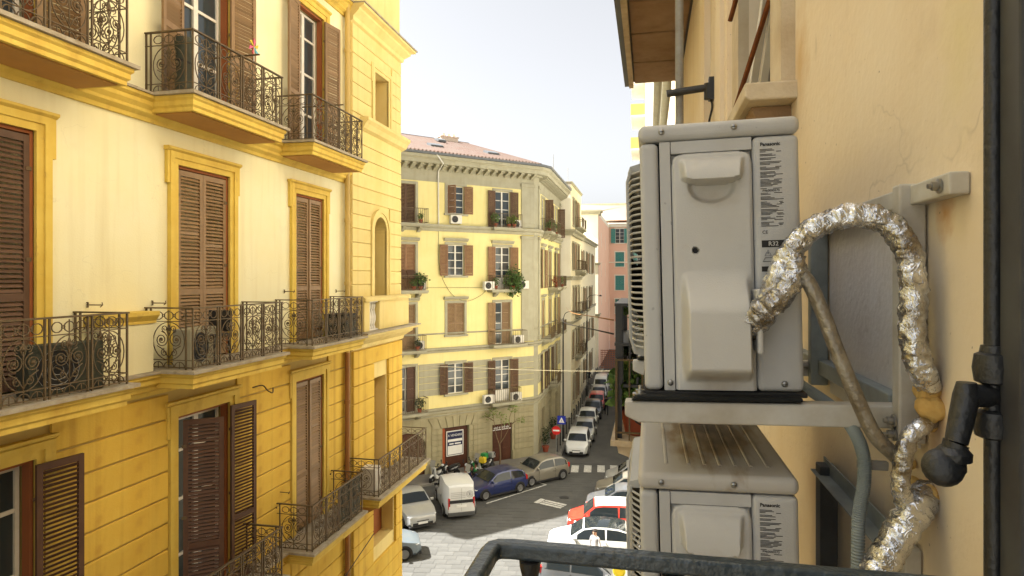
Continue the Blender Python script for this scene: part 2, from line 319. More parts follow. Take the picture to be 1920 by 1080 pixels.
# ------------------------------------------------------------------ mesh builder
class MB:
    def __init__(s): s.v = []; s.f = []
    def add(s, vs, fs):
        n = len(s.v); s.v += [tuple(v) for v in vs]; s.f += [tuple(i + n for i in f) for f in fs]
    def box(s, x0, x1, y0, y1, z0, z1):
        s.add([(x0, y0, z0), (x1, y0, z0), (x1, y1, z0), (x0, y1, z0), (x0, y0, z1), (x1, y0, z1), (x1, y1, z1), (x0, y1, z1)],
              [(0, 3, 2, 1), (4, 5, 6, 7), (0, 1, 5, 4), (1, 2, 6, 5), (2, 3, 7, 6), (3, 0, 4, 7)])
        return s
    def obox(s, Mx, sx, sy, sz):
        t = MB(); t.box(-sx / 2, sx / 2, -sy / 2, sy / 2, -sz / 2, sz / 2)
        s.add([Mx @ Vector(v) for v in t.v], t.f); return s
    def quad(s, a, b, c, d): s.add([a, b, c, d], [(0, 1, 2, 3)]); return s
    def prism(s, pts, axis, a, b):
        """polygon of 2-D points extruded along an axis: x takes (y,z), y takes (x,z), z takes (x,y)"""
        def P(p, t): return {'x': (t, p[0], p[1]), 'y': (p[0], t, p[1]), 'z': (p[0], p[1], t)}[axis]
        n = len(pts)
        vs = [P(p, a) for p in pts] + [P(p, b) for p in pts]
        fs = [tuple(range(n)), tuple(range(2 * n - 1, n - 1, -1))] + [(i, i + n, (i + 1) % n + n, (i + 1) % n) for i in range(n)]
        s.add(vs, fs); return s
    def tube(s, pts, r, n=6, closed=False, cap=True):
        pts = [Vector(p) for p in pts]; k = len(pts)
        rs = r if isinstance(r, (list, tuple)) else [r] * k
        tan = []
        for i in range(k):
            if closed: t = pts[(i + 1) % k] - pts[i - 1]
            else: t = pts[min(i + 1, k - 1)] - pts[max(i - 1, 0)]
            tan.append(t.normalized() if t.length > 1e-9 else Vector((0, 0, 1)))
        up = Vector((0, 0, 1)) if abs(tan[0].z) < 0.9 else Vector((1, 0, 0))
        nrm = (up - tan[0] * up.dot(tan[0])).normalized()
        vs = []
        for i in range(k):
            nrm = (nrm - tan[i] * nrm.dot(tan[i]))
            nrm = nrm.normalized() if nrm.length > 1e-6 else tan[i].orthogonal().normalized()
            bn = tan[i].cross(nrm)
            for j in range(n):
                a = 2 * PI * (j + 0.5) / n
                vs.append(pts[i] + (nrm * math.cos(a) + bn * math.sin(a)) * rs[i])
        fs = []
        for i in range(k if closed else k - 1):
            i2 = (i + 1) % k
            for j in range(n):
                j2 = (j + 1) % n
                fs.append((i * n + j, i * n + j2, i2 * n + j2, i2 * n + j))
        if cap and not closed:
            fs.append(tuple(range(n - 1, -1, -1))); fs.append(tuple((k - 1) * n + j for j in range(n)))
        s.add(vs, fs); return s
    def lathe(s, prof, n=16, Mx=None):
        Mx = Mx or Matrix()
        vs = []
        for (r, z) in prof:
            for j in range(n):
                a = 2 * PI * j / n
                vs.append(Mx @ Vector((r * math.cos(a), r * math.sin(a), z)))
        fs = []
        for i in range(len(prof) - 1):
            for j in range(n):
                j2 = (j + 1) % n
                fs.append((i * n + j, i * n + j2, (i + 1) * n + j2, (i + 1) * n + j))
        fs.append(tuple(range(n - 1, -1, -1))); fs.append(tuple((len(prof) - 1) * n + j for j in range(n)))
        s.add(vs, fs); return s
    def sweep(s, path, prof, cap=True):
        """closed moulding profile [(outward, z)] swept along a plan path; outward is to the right of travel"""
        k = len(path); m = len(prof); vs = []
        for i in range(k):
            def nr(a, b):
                d = Vector((b[0] - a[0], b[1] - a[1])).normalized(); return Vector((d.y, -d.x))
            if i == 0: n = nr(path[0], path[1]); f = 1
            elif i == k - 1: n = nr(path[-2], path[-1]); f = 1
            else:
                n1 = nr(path[i - 1], path[i]); n2 = nr(path[i], path[i + 1]); n = (n1 + n2).normalized(); f = 1 / max(0.3, n.dot(n1))
            for (o, z) in prof: vs.append((path[i][0] + n.x * o * f, path[i][1] + n.y * o * f, z))
        fs = []
        for i in range(k - 1):
            for j in range(m):
                j2 = (j + 1) % m
                fs.append((i * m + j, (i + 1) * m + j, (i + 1) * m + j2, i * m + j2))
        if cap: fs.append(tuple(range(m))); fs.append(tuple((k - 1) * m + j for j in range(m - 1, -1, -1)))
        s.add(vs, fs); return s
    def wall(s, x0, x1, z0, z1, ops, y=0.0, depth=0.3, back=True):
        """front face in plane y with rectangular openings (xa,xb,za,zb), their reveals and a closed back"""
        xs = sorted({x0, x1, *[v for o in ops for v in o[:2] if x0 < v < x1]}); zs = sorted({z0, z1, *[v for o in ops for v in o[2:4] if z0 < v < z1]})
        for i in range(len(xs) - 1):
            for j in range(len(zs) - 1):
                cx = (xs[i] + xs[i + 1]) / 2; cz = (zs[j] + zs[j + 1]) / 2
                if any(o[0] < cx < o[1] and o[2] < cz < o[3] for o in ops): continue
                s.quad((xs[i], y, zs[j]), (xs[i + 1], y, zs[j]), (xs[i + 1], y, zs[j + 1]), (xs[i], y, zs[j + 1]))
        for (xa, xb, za, zb) in [o[:4] for o in ops]:
            d = y + depth
            s.quad((xa, y, za), (xa, y, zb), (xa, d, zb), (xa, d, za)); s.quad((xb, y, zb), (xb, y, za), (xb, d, za), (xb, d, zb))
            s.quad((xa, y, zb), (xb, y, zb), (xb, d, zb), (xa, d, zb)); s.quad((xa, y, za), (xa, d, za), (xb, d, za), (xb, y, za))
            if back: s.quad((xa, d, za), (xa, d, zb), (xb, d, zb), (xb, d, za))
        return s
    def mesh(s, name, material, smooth=False):
        me = bpy.data.meshes.new(name); me.from_pydata(s.v, [], s.f); me.update()
        if material: me.materials.append(M[material])
        if smooth:
            me.polygons.foreach_set('use_smooth', [True] * len(me.polygons))
            if smooth is not True: me.set_sharp_from_angle(angle=R(smooth))
        return me
    def build(s, name, material, parent=None, loc=(0, 0, 0), rz=0.0, smooth=False, bevel=0, seg=2, rot=None):
        return put(name, s.mesh(name, material, smooth), parent, loc, rz, bevel=bevel, seg=seg, rot=rot)

def put(name, me, parent=None, loc=(0, 0, 0), rz=0.0, scale=None, bevel=0, seg=2, rot=None):
    o = bpy.data.objects.new(name, me); col.objects.link(o)
    o.parent = parent; o.location = loc
    o.rotation_euler = rot if rot else (0, 0, rz)
    if scale: o.scale = scale
    if bevel:
        b = o.modifiers.new('bevel', 'BEVEL'); b.width = bevel; b.segments = seg; b.limit_method = 'ANGLE'; b.angle_limit = R(40)
    return o
CACHE = {}
def cached(key, material, fn, smooth=False):
    if key not in CACHE:
        mb = MB(); fn(mb); CACHE[key] = mb.mesh(str(key[0]) if isinstance(key, tuple) else key, material, smooth)
    return CACHE[key]
def tag(o, label, cat, group=None, kind=None):
    if label: o['label'] = label
    if cat: o['category'] = cat
    if group: o['group'] = group
    if kind: o['kind'] = kind
    return o
def thing(name, label, cat, loc=(0, 0, 0), rz=0.0, group=None, rot=None):
    o = bpy.data.objects.new(name, None); col.objects.link(o); o.empty_display_size = 0.2
    o.location = loc; o.rotation_euler = rot if rot else (0, 0, rz)
    return tag(o, label, cat, group)
def struct(o): o['kind'] = 'structure'; return o
def rotp(x, y, a): return (x * math.cos(a) - y * math.sin(a), x * math.sin(a) + y * math.cos(a))
class Frame:
    """a facade inside a thing: local x along the wall, y into it, z up"""
    def __init__(s, parent, bx=0.0, by=0.0, rz=0.0): s.p, s.bx, s.by, s.rz = parent, bx, by, rz
    def at(s, x, y, z): a, b = rotp(x, y, s.rz); return (s.bx + a, s.by + b, z)
    def build(s, mb, name, material, x=0, y=0, z=0, **k): return mb.build(name, material, s.p, s.at(x, y, z), s.rz, **k)
    def put(s, name, me, x=0, y=0, z=0, rz=0.0, **k): return put(name, me, s.p, s.at(x, y, z), s.rz + rz, **k)
def text_mesh(string, size, material, depth=0.0, bold=0.0):
    c = bpy.data.curves.new('lettering', 'FONT'); c.body = string; c.size = size; c.extrude = depth; c.offset = bold
    c.align_x = 'CENTER'; c.align_y = 'CENTER'; c.resolution_u = 3
    o = bpy.data.objects.new('lettering', c); col.objects.link(o)
    dg = bpy.context.evaluated_depsgraph_get(); dg.update()
    me = bpy.data.meshes.new_from_object(o.evaluated_get(dg)); me.materials.clear(); me.materials.append(M[material])
    bpy.data.objects.remove(o); return me
def lerp(a, b, t): return a + (b - a) * t
def smooth01(t): t = max(0.0, min(1.0, t)); return t * t * (3 - 2 * t)
def spline(pts, k=8):
    """Catmull-Rom through points"""
    P = [Vector(p) for p in pts]; P = [P[0] * 2 - P[1]] + P + [P[-1] * 2 - P[-2]]; out = []
    for i in range(1, len(P) - 2):
        for j in range(k):
            t = j / k; a, b, c, d = P[i - 1], P[i], P[i + 1], P[i + 2]
            out.append(0.5 * (2 * b + (c - a) * t + (2 * a - 5 * b + 4 * c - d) * t * t + (3 * b - a - 3 * c + d) * t ** 3))
    out.append(P[-2]); return out
# ------------------------------------------------------------------ facade elements
def leaf_mesh(mb, w, h, sg, mids, st=0.075, th=0.04):
    t = th / 2
    def bx(a, b, z0, z1): mb.box(min(a * sg, b * sg), max(a * sg, b * sg), -t, t, z0, z1)
    bx(0, st, 0, h); bx(w - st, w, 0, h)
    for a, b in [(0, 0.13), (h - 0.09, h)] + [(m - 0.05, m + 0.05) for m in mids]: bx(st + 0.001, w - st - 0.001, a, b)
def shutter(F, x, z, w, h, ang, side, material='shutter', y=0.0, mids=None, pitch=0.06, joined=False):
    """louvred leaf hinged at x; side 'L' hinges on the left jamb; ang is how far it swings out into the street"""
    sg = 1 if side == 'L' else -1
    mids = mids if mids is not None else [h * 0.36]
    if joined:
        def fn(mb):
            leaf_mesh(mb, w, h, sg, mids, st=0.07)
            zz = 0.15
            while zz < h - 0.1:
                xa, xb = sorted((sg * 0.07, sg * (w - 0.07)))
                mb.prism([(-0.012, zz), (0.016, zz + 0.055), (0.016, zz + 0.075), (-0.012, zz + 0.02)], 'x', xa, xb)
                zz += 0.085
        me = cached(('shutter', round(w, 3), round(h, 3), sg, material, tuple(mids)), material, fn)
        return F.put('shutter', me, x, y, z, rz=-ang * sg)
    me = cached(('shutter', round(w, 3), round(h, 3), sg, material, tuple(mids), 1), material, lambda mb: leaf_mesh(mb, w, h, sg, mids))
    o = F.put('shutter', me, x, y, z, rz=-ang * sg)
    L = w - 0.148
    ms = cached(('slat', round(L, 3), material), material, lambda mb: mb.prism([(-0.019, -0.022), (-0.013, -0.026), (0.019, 0.016), (0.013, 0.02)], 'x', -L / 2, L / 2))
    edges = [0.13] + [v for m in mids for v in (m - 0.05, m + 0.05)] + [h - 0.09]
    for a, b in zip(edges[::2], edges[1::2]):
        n = int((b - a) / pitch)
        for i in range(n): put('slat', ms, o, (sg * w / 2, 0, a + (i + 0.5) * (b - a) / n + rnd.gauss(0, 0.002)), rot=(rnd.gauss(0, 0.05) + (0.5 if rnd.random() < 0.015 else 0.0), rnd.gauss(0, 0.004), 0))
    hg = cached(('hinge', material, h > 2.5), 'iron', lambda mb: [mb.box(-0.02, 0.05, -0.03, -0.021, k, k + 0.05) for k in (h * 0.12, h * 0.5, h * 0.86)])
    put('hinge', hg, o, (0, 0, 0), scale=(sg, 1, 1))
    return o
def window(F, x, z, w, h, y=0.16, leaves=2, rows=(1,), material='white_wood', pane='pane', fr=0.055, solid=0.0):
    """glazed frame; rows are the relative heights of the panes from the bottom; solid is a blind bottom panel height"""
    tot = sum(rows)
    def fn(mb):
        mb.box(-w / 2, -w / 2 + fr, -0.04, 0.04, 0, h); mb.box(w / 2 - fr, w / 2, -0.04, 0.04, 0, h)
        mb.box(-w / 2 + fr, w / 2 - fr, -0.04, 0.04, h - fr, h); mb.box(-w / 2 + fr, w / 2 - fr, -0.04, 0.04, 0, fr)
        if solid: mb.box(-w / 2 + fr, w / 2 - fr, -0.03, 0.03, fr, solid)
        for i in range(1, leaves):
            xx = -w / 2 + w * i / leaves; mb.box(xx - fr, xx + fr, -0.045, 0.04, fr, h - fr)
        zz = solid
        for r in rows[:-1]:
            zz += (h - solid) * r / tot
            for i in range(leaves):
                xa = -w / 2 + w * i / leaves + fr; xb = -w / 2 + w * (i + 1) / leaves - fr
                mb.box(xa + 0.001, xb - 0.001, -0.035, 0.035, zz - fr * 0.45, zz + fr * 0.45)
    o = F.put('window', cached(('window', round(w, 3), round(h, 3), leaves, tuple(rows), material, solid, fr), material, fn), x, y, z)
    zz = solid
    for r in rows:
        hh = (h - solid) * r / tot
        for i in range(leaves):
            pw = w / leaves - 2 * fr + 0.01; ph = hh - fr * 0.9
            me = cached(('pane', round(pw, 3), round(ph, 3), pane), pane, lambda mb: mb.box(-pw / 2, pw / 2, -0.004, 0.004, -ph / 2, ph / 2))
            p = put('pane', me, o, (-w / 2 + w * (i + 0.5) / leaves, 0.0, zz + hh / 2))
            p.rotation_euler.z = rnd.uniform(-0.03, 0.03)
        zz += hh
    return o
def surround(F, x0, x1, z0, z1, w=0.2, material='trim_yellow', ears=True, hood=True, y=0.0, sill=False):
    mb = MB(); h = w * 0.5
    for (a, b, d) in ((w, h, 0.07), (h, 0.0, 0.045)):
        mb.box(x0 - a, x0 - b, y - d, y + 0.02, z0, z1 + b); mb.box(x1 + b, x1 + a, y - d, y + 0.02, z0, z1 + b)
        mb.box(x0 - a, x1 + a, y - d, y + 0.02, z1 + b, z1 + a)
    if ears:
        for xx in (x0 - w - 0.06, x1 + w + 0.002): mb.box(xx, xx + 0.058, y - 0.06, y + 0.02, z1 - 0.32, z1 + w - 0.003)
    if hood: mb.prism([(y - 0.1, z1 + w + 0.07), (y - 0.1, z1 + w + 0.035), (y - 0.05, z1 + w + 0.001), (y + 0.02, z1 + w + 0.001), (y + 0.02, z1 + w + 0.07)], 'x', x0 - w - 0.08, x1 + w + 0.08)
    if sill: mb.box(x0 - w - 0.05, x1 + w + 0.05, y - 0.12, y + 0.02, z0 - 0.1, z0 - 0.002)
    return F.build(mb, 'surround', material)

def circ(cx, cz, rx, rz=None, n=16, a0=0.0, a1=2 * PI):
    rz = rz or rx
    full = abs(a1 - a0 - 2 * PI) < 1e-6
    return [(cx + rx * math.cos(a0 + (a1 - a0) * i / n), 0, cz + rz * math.sin(a0 + (a1 - a0) * i / n)) for i in range(n if full else n + 1)], full
def spiral(cx, cz, r0, r1, turns, a0, sgn=1, n=26):
    return [(cx + lerp(r0, r1, (i / n) ** 0.8) * math.cos(a0 + sgn * turns * 2 * PI * i / n), 0, cz + lerp(r0, r1, (i / n) ** 0.8) * math.sin(a0 + sgn * turns * 2 * PI * i / n)) for i in range(n + 1)]
def scroll_fn(w, h):
    def fn(mb):
        T = 0.0075
        def C(*a, **k):
            p, full = circ(*a, **k); mb.tube(p, T, 4, closed=full)
        zb0, zb1 = 0.14, h - 0.20            # lower and upper inner rails
        zc = (zb0 + zb1) / 2; rr = min(w / 2 - 0.015, (zb1 - zb0) / 2 - 0.005); rz = (zb1 - zb0) / 2 - 0.005
        C(0, zc, rr, rz, n=24)
        mb.tube([(0, 0, 0.02), (0, 0, h - 0.02)], T, 4)
        for sg in (-1, 1):
            cx = sg * rr * 0.47
            mb.tube(spiral(cx, zc + 0.02, rr * 0.46, 0.022, 2.1, PI / 2 if sg > 0 else PI / 2, sg), T, 4)
            mb.lathe([(0.004, -0.022), (0.022, -0.008), (0.022, 0.008), (0.004, 0.022)], 6, Matrix.Translation((cx, 0, zc + 0.02)) @ Matrix.Rotation(PI / 2, 4, 'X'))
            mb.tube(spiral(sg * rr * 0.26, zc + rz * 0.66, rr * 0.22, 0.014, 1.4, -PI / 2, sg, 14), T * 0.9, 4)
            mb.tube(spiral(sg * rr * 0.30, zc - rz * 0.62, rr * 0.24, 0.016, 1.3, PI / 2, -sg, 14), T * 0.9, 4)
            mb.tube([(0, 0, zc - rz * 0.9), (sg * rr * 0.35, 0, zc - rz * 0.45), (sg * rr * 0.75, 0, zc - rz * 0.25)], T, 4)
            mb.tube([(0, 0, zc + rz * 0.25), (sg * rr * 0.14, 0, zc + rz * 0.6), (0, 0, zc + rz * 0.9)], T, 4)
        for k in (-1, 0, 1):
            cx = k * w / 3.1
            C(cx, h - 0.105, w / 7.2, 0.062, n=10)
            if k < 1: C(cx + w / 6.2, h - 0.105, 0.022, 0.022, n=6)
            C(cx, 0.035, w / 6.6, 0.085, n=8, a0=0, a1=PI)
            mb.tube([(cx, 0, 0.02), (cx, 0, 0.115)], T * 0.8, 4)
        mb.lathe([(0.003, -0.012), (0.034, 0), (0.003, 0.012)], 6, Matrix.Translation((0, -0.004, zc + rz * 0.62)) @ Matrix.Rotation(PI / 2, 4, 'X'))
    return fn
def balcony(F, x0, x1, z, proj=0.9, panels=4, material='trim_yellow', rail_h=0.93, right_end=True):
    """moulded slab with a wrought scroll railing; the slab is the part, its ironwork the sub-parts"""
    path = [(x0, 0.05), (x0, -proj), (x1, -proj), (x1, 0.05)]
    mb = MB()
    mb.box(x0 + 0.1, x1 - 0.1, -proj + 0.1, 0.05, z - 0.27, z - 0.056)
    mb.sweep(path, [(0.0, z - 0.055), (0.0, z - 0.10), (-0.03, z - 0.13), (-0.03, z - 0.20), (-0.06, z - 0.23), (-0.06, z - 0.285), (-0.12, z - 0.285), (-0.12, z - 0.055)])
    o = F.build(mb, 'balcony', material)
    st = MB(); st.box(x0 - 0.05, x1 + 0.05, -proj - 0.05, 0.05, z - 0.05, z); st.build('slab', 'slab_stone', o)
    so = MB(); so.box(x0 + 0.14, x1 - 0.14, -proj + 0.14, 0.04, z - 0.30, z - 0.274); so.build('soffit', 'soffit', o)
    e = 0.06; fx0, fx1, fy = x0 + e, x1 - e, -proj + e
    rb = MB()
    for zz, hh, tt in ((rail_h, 0.022, 0.045), (rail_h - 0.20, 0.012, 0.014), (0.14, 0.012, 0.014), (0.03, 0.014, 0.018)):
        rb.box(fx0 - tt / 2, fx1 + tt / 2, fy - tt / 2, fy + tt / 2, z + zz, z + zz + hh)
        for xx in (fx0, fx1): rb.box(xx - tt / 2, xx + tt / 2, fy + tt / 2, 0.0, z + zz + 0.0005, z + zz + hh - 0.0005)
    rb.build('railing', 'iron', o)
    pm = cached(('post', rail_h), 'iron', lambda m: m.box(-0.011, 0.011, -0.011, 0.011, 0.0, rail_h))
    w = (fx1 - fx0) / panels
    sc = cached(('scroll_panel', round(w, 3)), 'iron', scroll_fn(w - 0.07, rail_h), smooth=True)
    for i in range(panels):
        put('scroll_panel', sc, o, (fx0 + (i + 0.5) * w, fy, z))
    for i in range(panels + 1):
        for d in ((0,) if i in (0, panels) else (-0.03, 0.03)): put('post', pm, o, (fx0 + i * w + d, fy, z))
    sw = -fy - 0.06
    ss = cached(('scroll_panel', 's', round(sw, 3)), 'iron', scroll_fn(sw - 0.2, rail_h), smooth=True)
    for xx in ((fx0, fx1) if right_end else (fx0,)):
        put('scroll_panel', ss, o, (xx, fy / 2, z), PI / 2)
        for yy in (fy + 0.12, -0.1, -0.02): put('post', pm, o, (xx, yy, z))
    return o
def string_course(F, x0, x1, z, d=0.3, name='string_course', material='trim_yellow', stone=True, ends=None):
    mb = MB()
    mb.prism([(0.05, z - 0.05), (-d, z - 0.05), (-d, z - 0.10), (-d + 0.05, z - 0.14), (-d + 0.05, z - 0.2), (-d * 0.55, z - 0.26), (-d * 0.55, z - 0.31), (-d * 0.25, z - 0.36), (-d * 0.2, z - 0.42), (0.05, z - 0.42)], 'x', x0, x1)
    o = F.build(mb, name, material)
    if stone:
        s = MB(); s.box(x0, x1, -d - 0.03, 0.04, z - 0.048, z - 0.012); s.build('capping', 'slab_stone', o)
    return o
def courses(F, spans, z0, z1, hgt, material, y0=-0.035, gap=0.03, name='stucco_block'):
    n = max(1, round((z1 - z0) / hgt)); hh = (z1 - z0) / n
    for (a, b) in spans:
        for i in range(n):
            me = cached((name, round(b - a, 2), round(hh, 3), material, y0), material, lambda mb: mb.prism([(y0 + 0.012, gap / 2), (y0, gap / 2 + 0.012), (y0, hh - gap / 2 - 0.012), (y0 + 0.012, hh - gap / 2), (0.02, hh - gap / 2), (0.02, gap / 2)], 'x', 0, b - a))
            F.put(name, me, a, 0, z0 + i * hh)

# ------------------------------------------------------------------ left palazzo
LX = -7.6
L0, L1, L2, L3, LT = 6.86, 11.09, 15.32, 19.55, 24.6
left = thing('yellow_palazzo', 'ochre and cream palazzo with wrought iron balconies filling the left of the street', 'building', (LX, 0, 0), R(90))
F = Frame(left)
COLS = [(5.32, 6.64), (9.13, 10.46), (12.72, 13.95)]
XE = 15.15                      # where the projecting end bay starts
# cream upper walls
for (za, zb, h) in ((L1, L2 - 0.42, 3.26), (L2, L3 - 0.42, 3.3), (L3, LT, 3.2)):
    mb = MB(); mb.wall(-8, XE, za, zb, [(a, b, za, za + h) for a, b in COLS], 0.0, 0.3); F.build(mb, 'wall', 'cream')
mb = MB(); mb.wall(-8, XE, 0, L1 - 0.42, [(a, b, L0, L0 + 3.35) for a, b in COLS], 0.0, 0.3); F.build(mb, 'wall', 'groove')
mb = MB(); mb.box(-8, 18.3, 0.35, 12.0, 0.0, LT - 0.05); F.build(mb, 'core', 'cream')
mb = MB(); mb.prism([(-0.75, LT + 0.35), (-0.75, LT + 0.2), (-0.3, LT + 0.05), (-0.15, LT - 0.3), (0.1, LT - 0.3), (0.1, LT + 0.35)], 'x', -8, 19.0); F.build(mb, 'eaves_cornice', 'trim_yellow')
# ochre courses between the openings
sp = []
prev = -8
for a, b in COLS: sp.append((prev, a - 0.22)); prev = b + 0.22
sp.append((prev, XE - 0.12))
sp = [(max(a, 2.5), b) for a, b in sp]
courses(F, sp, L0 + 0.02, L1 - 0.46, 0.428, 'ochre')
courses(F, [(2.5, 9.0), (9.04, 12.5), (12.54, XE - 0.12)], 0.6, L0 - 0.45, 0.45, 'ochre')
for z in (L0, L1, L2, L3):
    string_course(F, -8, XE, z, 0.34 if z in (L1, L0) else 0.22)
BAL = [(4.86, 7.28), (8.41, 10.93), (11.93, 14.37)]
for z in (L0, L1, L2, L3):
    for i, (a, b) in enumerate(BAL):
        if z == L3 and i < 2: continue
        if z == L0 and i == 0: continue
        balcony(F, a, b, z)
# openings: surrounds, leaves, glazing
for z, h in ((L0, 3.35), (L1, 3.26), (L2, 3.3)):
    for a, b in COLS: surround(F, a, b, z, z + h)
def pair(z, h, i, al, ar, mats='shutter', glassy=False):
    a, b = COLS[i]; q = MB(); q.box(a, a + 0.045, 0.012, 0.13, z, z + h); q.box(b - 0.045, b, 0.012, 0.13, z, z + h); q.box(a + 0.045, b - 0.045, 0.012, 0.13, z + h - 0.045, z + h); F.build(q, 'door_frame', 'reveal_red')
    a += 0.045; b -= 0.045; h -= 0.045; w = (b - a) / 2 - 0.005
    if al is not None: shutter(F, a + 0.004, z + 0.02, w, h - 0.04, R(al), 'L', mats, y=0.034 if al < 5 else -0.09)
    if ar is not None: shutter(F, b - 0.004, z + 0.02, w, h - 0.04, R(ar), 'R', mats, y=0.03 if ar < 5 else -0.09)
    if glassy: window(F, (a + b) / 2, z + 0.02, b - a - 0.02, h - 0.04, y=0.2, rows=(0.9, 1.25, 1.1, 0.75), solid=0.25)
pair(L1, 3.26, 0, 0, 0, 'shutter_dark'); pair(L1, 3.26, 1, 0, 0); pair(L1, 3.26, 2, 0, 2)
pair(L2, 3.3, 0, 172, 168, glassy=True); pair(L2, 3.3, 1, 168, 171, glassy=True); pair(L2, 3.3, 2, 172, 170, glassy=True)
pair(L0, 3.35, 0, 24, 172, 'shutter_red', True); pair(L0, 3.35, 1, 52, 170, 'shutter_red', True); pair(L0, 3.35, 2, 0, 3)
pair(L3, 3.2, 2, None, None, glassy=True)
# drainpipe beside the end bay
mb = MB(); mb.tube([(XE - 0.16, -0.12, L1 - 0.5), (XE - 0.16, -0.12, LT)], 0.062, 10)
for z in (12.3, 13.9, 16.4, 18.2, 20.6): mb.tube([(XE - 0.16, -0.12, z), (XE - 0.16, -0.12, z + 0.09)], 0.075, 10)
F.build(mb, 'drainpipe', 'pipe_paint', smooth=40)
mb = MB(); mb.tube([(XE - 0.16, -0.12, 0.4), (XE - 0.16, -0.12, L1 - 0.5)], 0.06, 10)
for z in (2.3, 4.9, 7.5, 9.3): mb.tube([(XE - 0.16, -0.12, z), (XE - 0.16, -0.12, z + 0.09)], 0.075, 10)
F.build(mb, 'drainpipe', 'pipe_brown', smooth=40)
# end bay, standing 0.14 m proud
P = -0.14; E0, E1 = XE, 18.42
OPN = [(16.55, 17.5, 16.75, 18.2), (16.5, 17.36, 11.9, 14.2), (16.5, 17.36, L0, 9.7), (16.45, 17.9, 5.0, 6.15)]
mb = MB(); mb.wall(E0, E1, 0.0, LT, OPN, P, 0.42)
mb.quad((E0, P, 0), (E0, P, LT), (E0, 0.5, LT), (E0, 0.5, 0)); mb.quad((E1, P, 0), (E1, 12, 0), (E1, 12, LT), (E1, P, LT))
mb.quad((E0, P, LT), (E1, P, LT), (E1, 12, LT), (E0, 12, LT))
F.build(mb, 'end_bay_wall', 'pavilion')
for (z0, z1, op, hg) in ((L2 - 0.44, L3 - 0.5, OPN[0], 0.375), (L1 + 0.85, L2 - 0.45, OPN[1], 0.375), (L0 + 0.1, L1 - 0.5, OPN[2], 0.43), (0.5, L0 + 0.05, OPN[3], 0.46)):
    n = max(1, round((z1 - z0) / hg)); hh = (z1 - z0) / n
    for i in range(n):
        za, zb = z0 + i * hh, z0 + (i + 1) * hh
        m = 0.24 if z0 > L1 else 0.08
        sp = [(E0 + 0.02, E1 + 0.03)] if (zb <= op[2] - m or za >= op[3] + m + 0.02) else [(E0 + 0.02, op[0] - m), (op[1] + m, E1 + 0.03)]
        pm_ = 'pavilion' if z0 > L1 - 1 else 'ochre'
        d = 0.035 if z0 > L1 - 1 else 0.07
        for a, b in sp:
            me = cached(('stucco_block', round(b - a, 2), round(hh, 3), pm_, d), pm_, lambda q: q.prism([(-d + 0.01, 0.009), (-d, 0.02), (-d, hh - 0.02), (-d + 0.01, hh - 0.009), (0.02, hh - 0.009), (0.02, 0.009)], 'x', 0, b - a))
            F.put('stucco_block', me, a, P, za)
surround(F, OPN[0][0], OPN[0][1], OPN[0][2], OPN[0][3], 0.2, 'pavilion', hood=False, y=P)
# arched opening: spandrels and archivolt
xa, xb, za, zb = OPN[1]; xm = (xa + xb) / 2; rr = (xb - xa) / 2
mb = MB()
for sg in (-1, 1):
    pts = [(xm + sg * rr, zb + 0.002), (xm + sg * rr, zb - rr)] + [(xm + sg * rr * math.cos(a), zb - rr + rr * math.sin(a)) for a in [PI / 2 * i / 8 for i in range(1, 9)]]
    mb.prism(pts, 'y', P + 0.001, P + 0.41)
F.build(mb, 'arch_spandrel', 'pavilion')
mb = MB()
for (r0, r1, d) in ((rr, rr + 0.11, 0.05), (rr + 0.11, rr + 0.22, 0.075)):
    arc = [PI * i / 16 for i in range(17)]
    o1 = [(xm + r1 * math.cos(a), zb - rr + r1 * math.sin(a)) for a in arc]; i1 = [(xm + r0 * math.cos(a), zb - rr + r0 * math.sin(a)) for a in arc]
    for k in range(16): mb.prism([o1[k], o1[k + 1], i1[k + 1], i1[k]], 'y', P - d, P + 0.02)
    for sg in (-1, 1): mb.box(*sorted((xm + sg * r0, xm + sg * r1)), P - d, P + 0.02, za, zb - rr)
F.build(mb, 'archivolt', 'pavilion')
shutter(F, xa + 0.01, za, xb - xa - 0.02, 2.2, 0, 'L', 'shutter_red', y=P + 0.36, mids=[0.9], pitch=0.07)
mb = MB(); mb.box(OPN[0][0], OPN[0][1], P + 0.38, P + 0.41, OPN[0][2], OPN[0][3]); F.build(mb, 'blind_panel', 'shutter_tan')
mb = MB(); mb.box(OPN[2][0] - 0.0, OPN[2][1], P + 0.36, P + 0.4, OPN[2][2], OPN[2][3]); F.build(mb, 'blind_panel', 'reveal_red')
mb = MB(); mb.box(OPN[3][0], OPN[3][1], P + 0.36, P + 0.4, OPN[3][2], OPN[3][3]); F.build(mb, 'blind_panel', 'reveal_red')
# sill shelf and apron under the upper window
mb = MB(); mb.prism([(P - 0.28, 16.72), (P - 0.28, 16.64), (P - 0.2, 16.56), (P - 0.14, 16.44), (P + 0.02, 16.36), (P + 0.02, 16.72)], 'x', 15.6, 18.62); F.build(mb, 'window_shelf', 'pavilion')
for z, d in ((L3, 0.42), (L1, 0.5)):
    path = [(E0 - 0.05, P), (E1 + 0.02, P), (E1 + 0.02, 3.0)]
    mb = MB(); mb.sweep(path, [(0.0, z - 0.5), (0.08, z - 0.46), (0.1, z - 0.36), (d * 0.6, z - 0.22), (d * 0.62, z - 0.16), (d - 0.04, z - 0.12), (d - 0.04, z - 0.06), (-0.05, z - 0.06), (-0.05, z - 0.5)])
    o = F.build(mb, 'cornice', 'pavilion')
    s = MB(); s.sweep(path, [(d, z - 0.058), (d, z - 0.02), (-0.04, z), (-0.04, z - 0.058)]); s.build('capping', 'slab_stone', o)
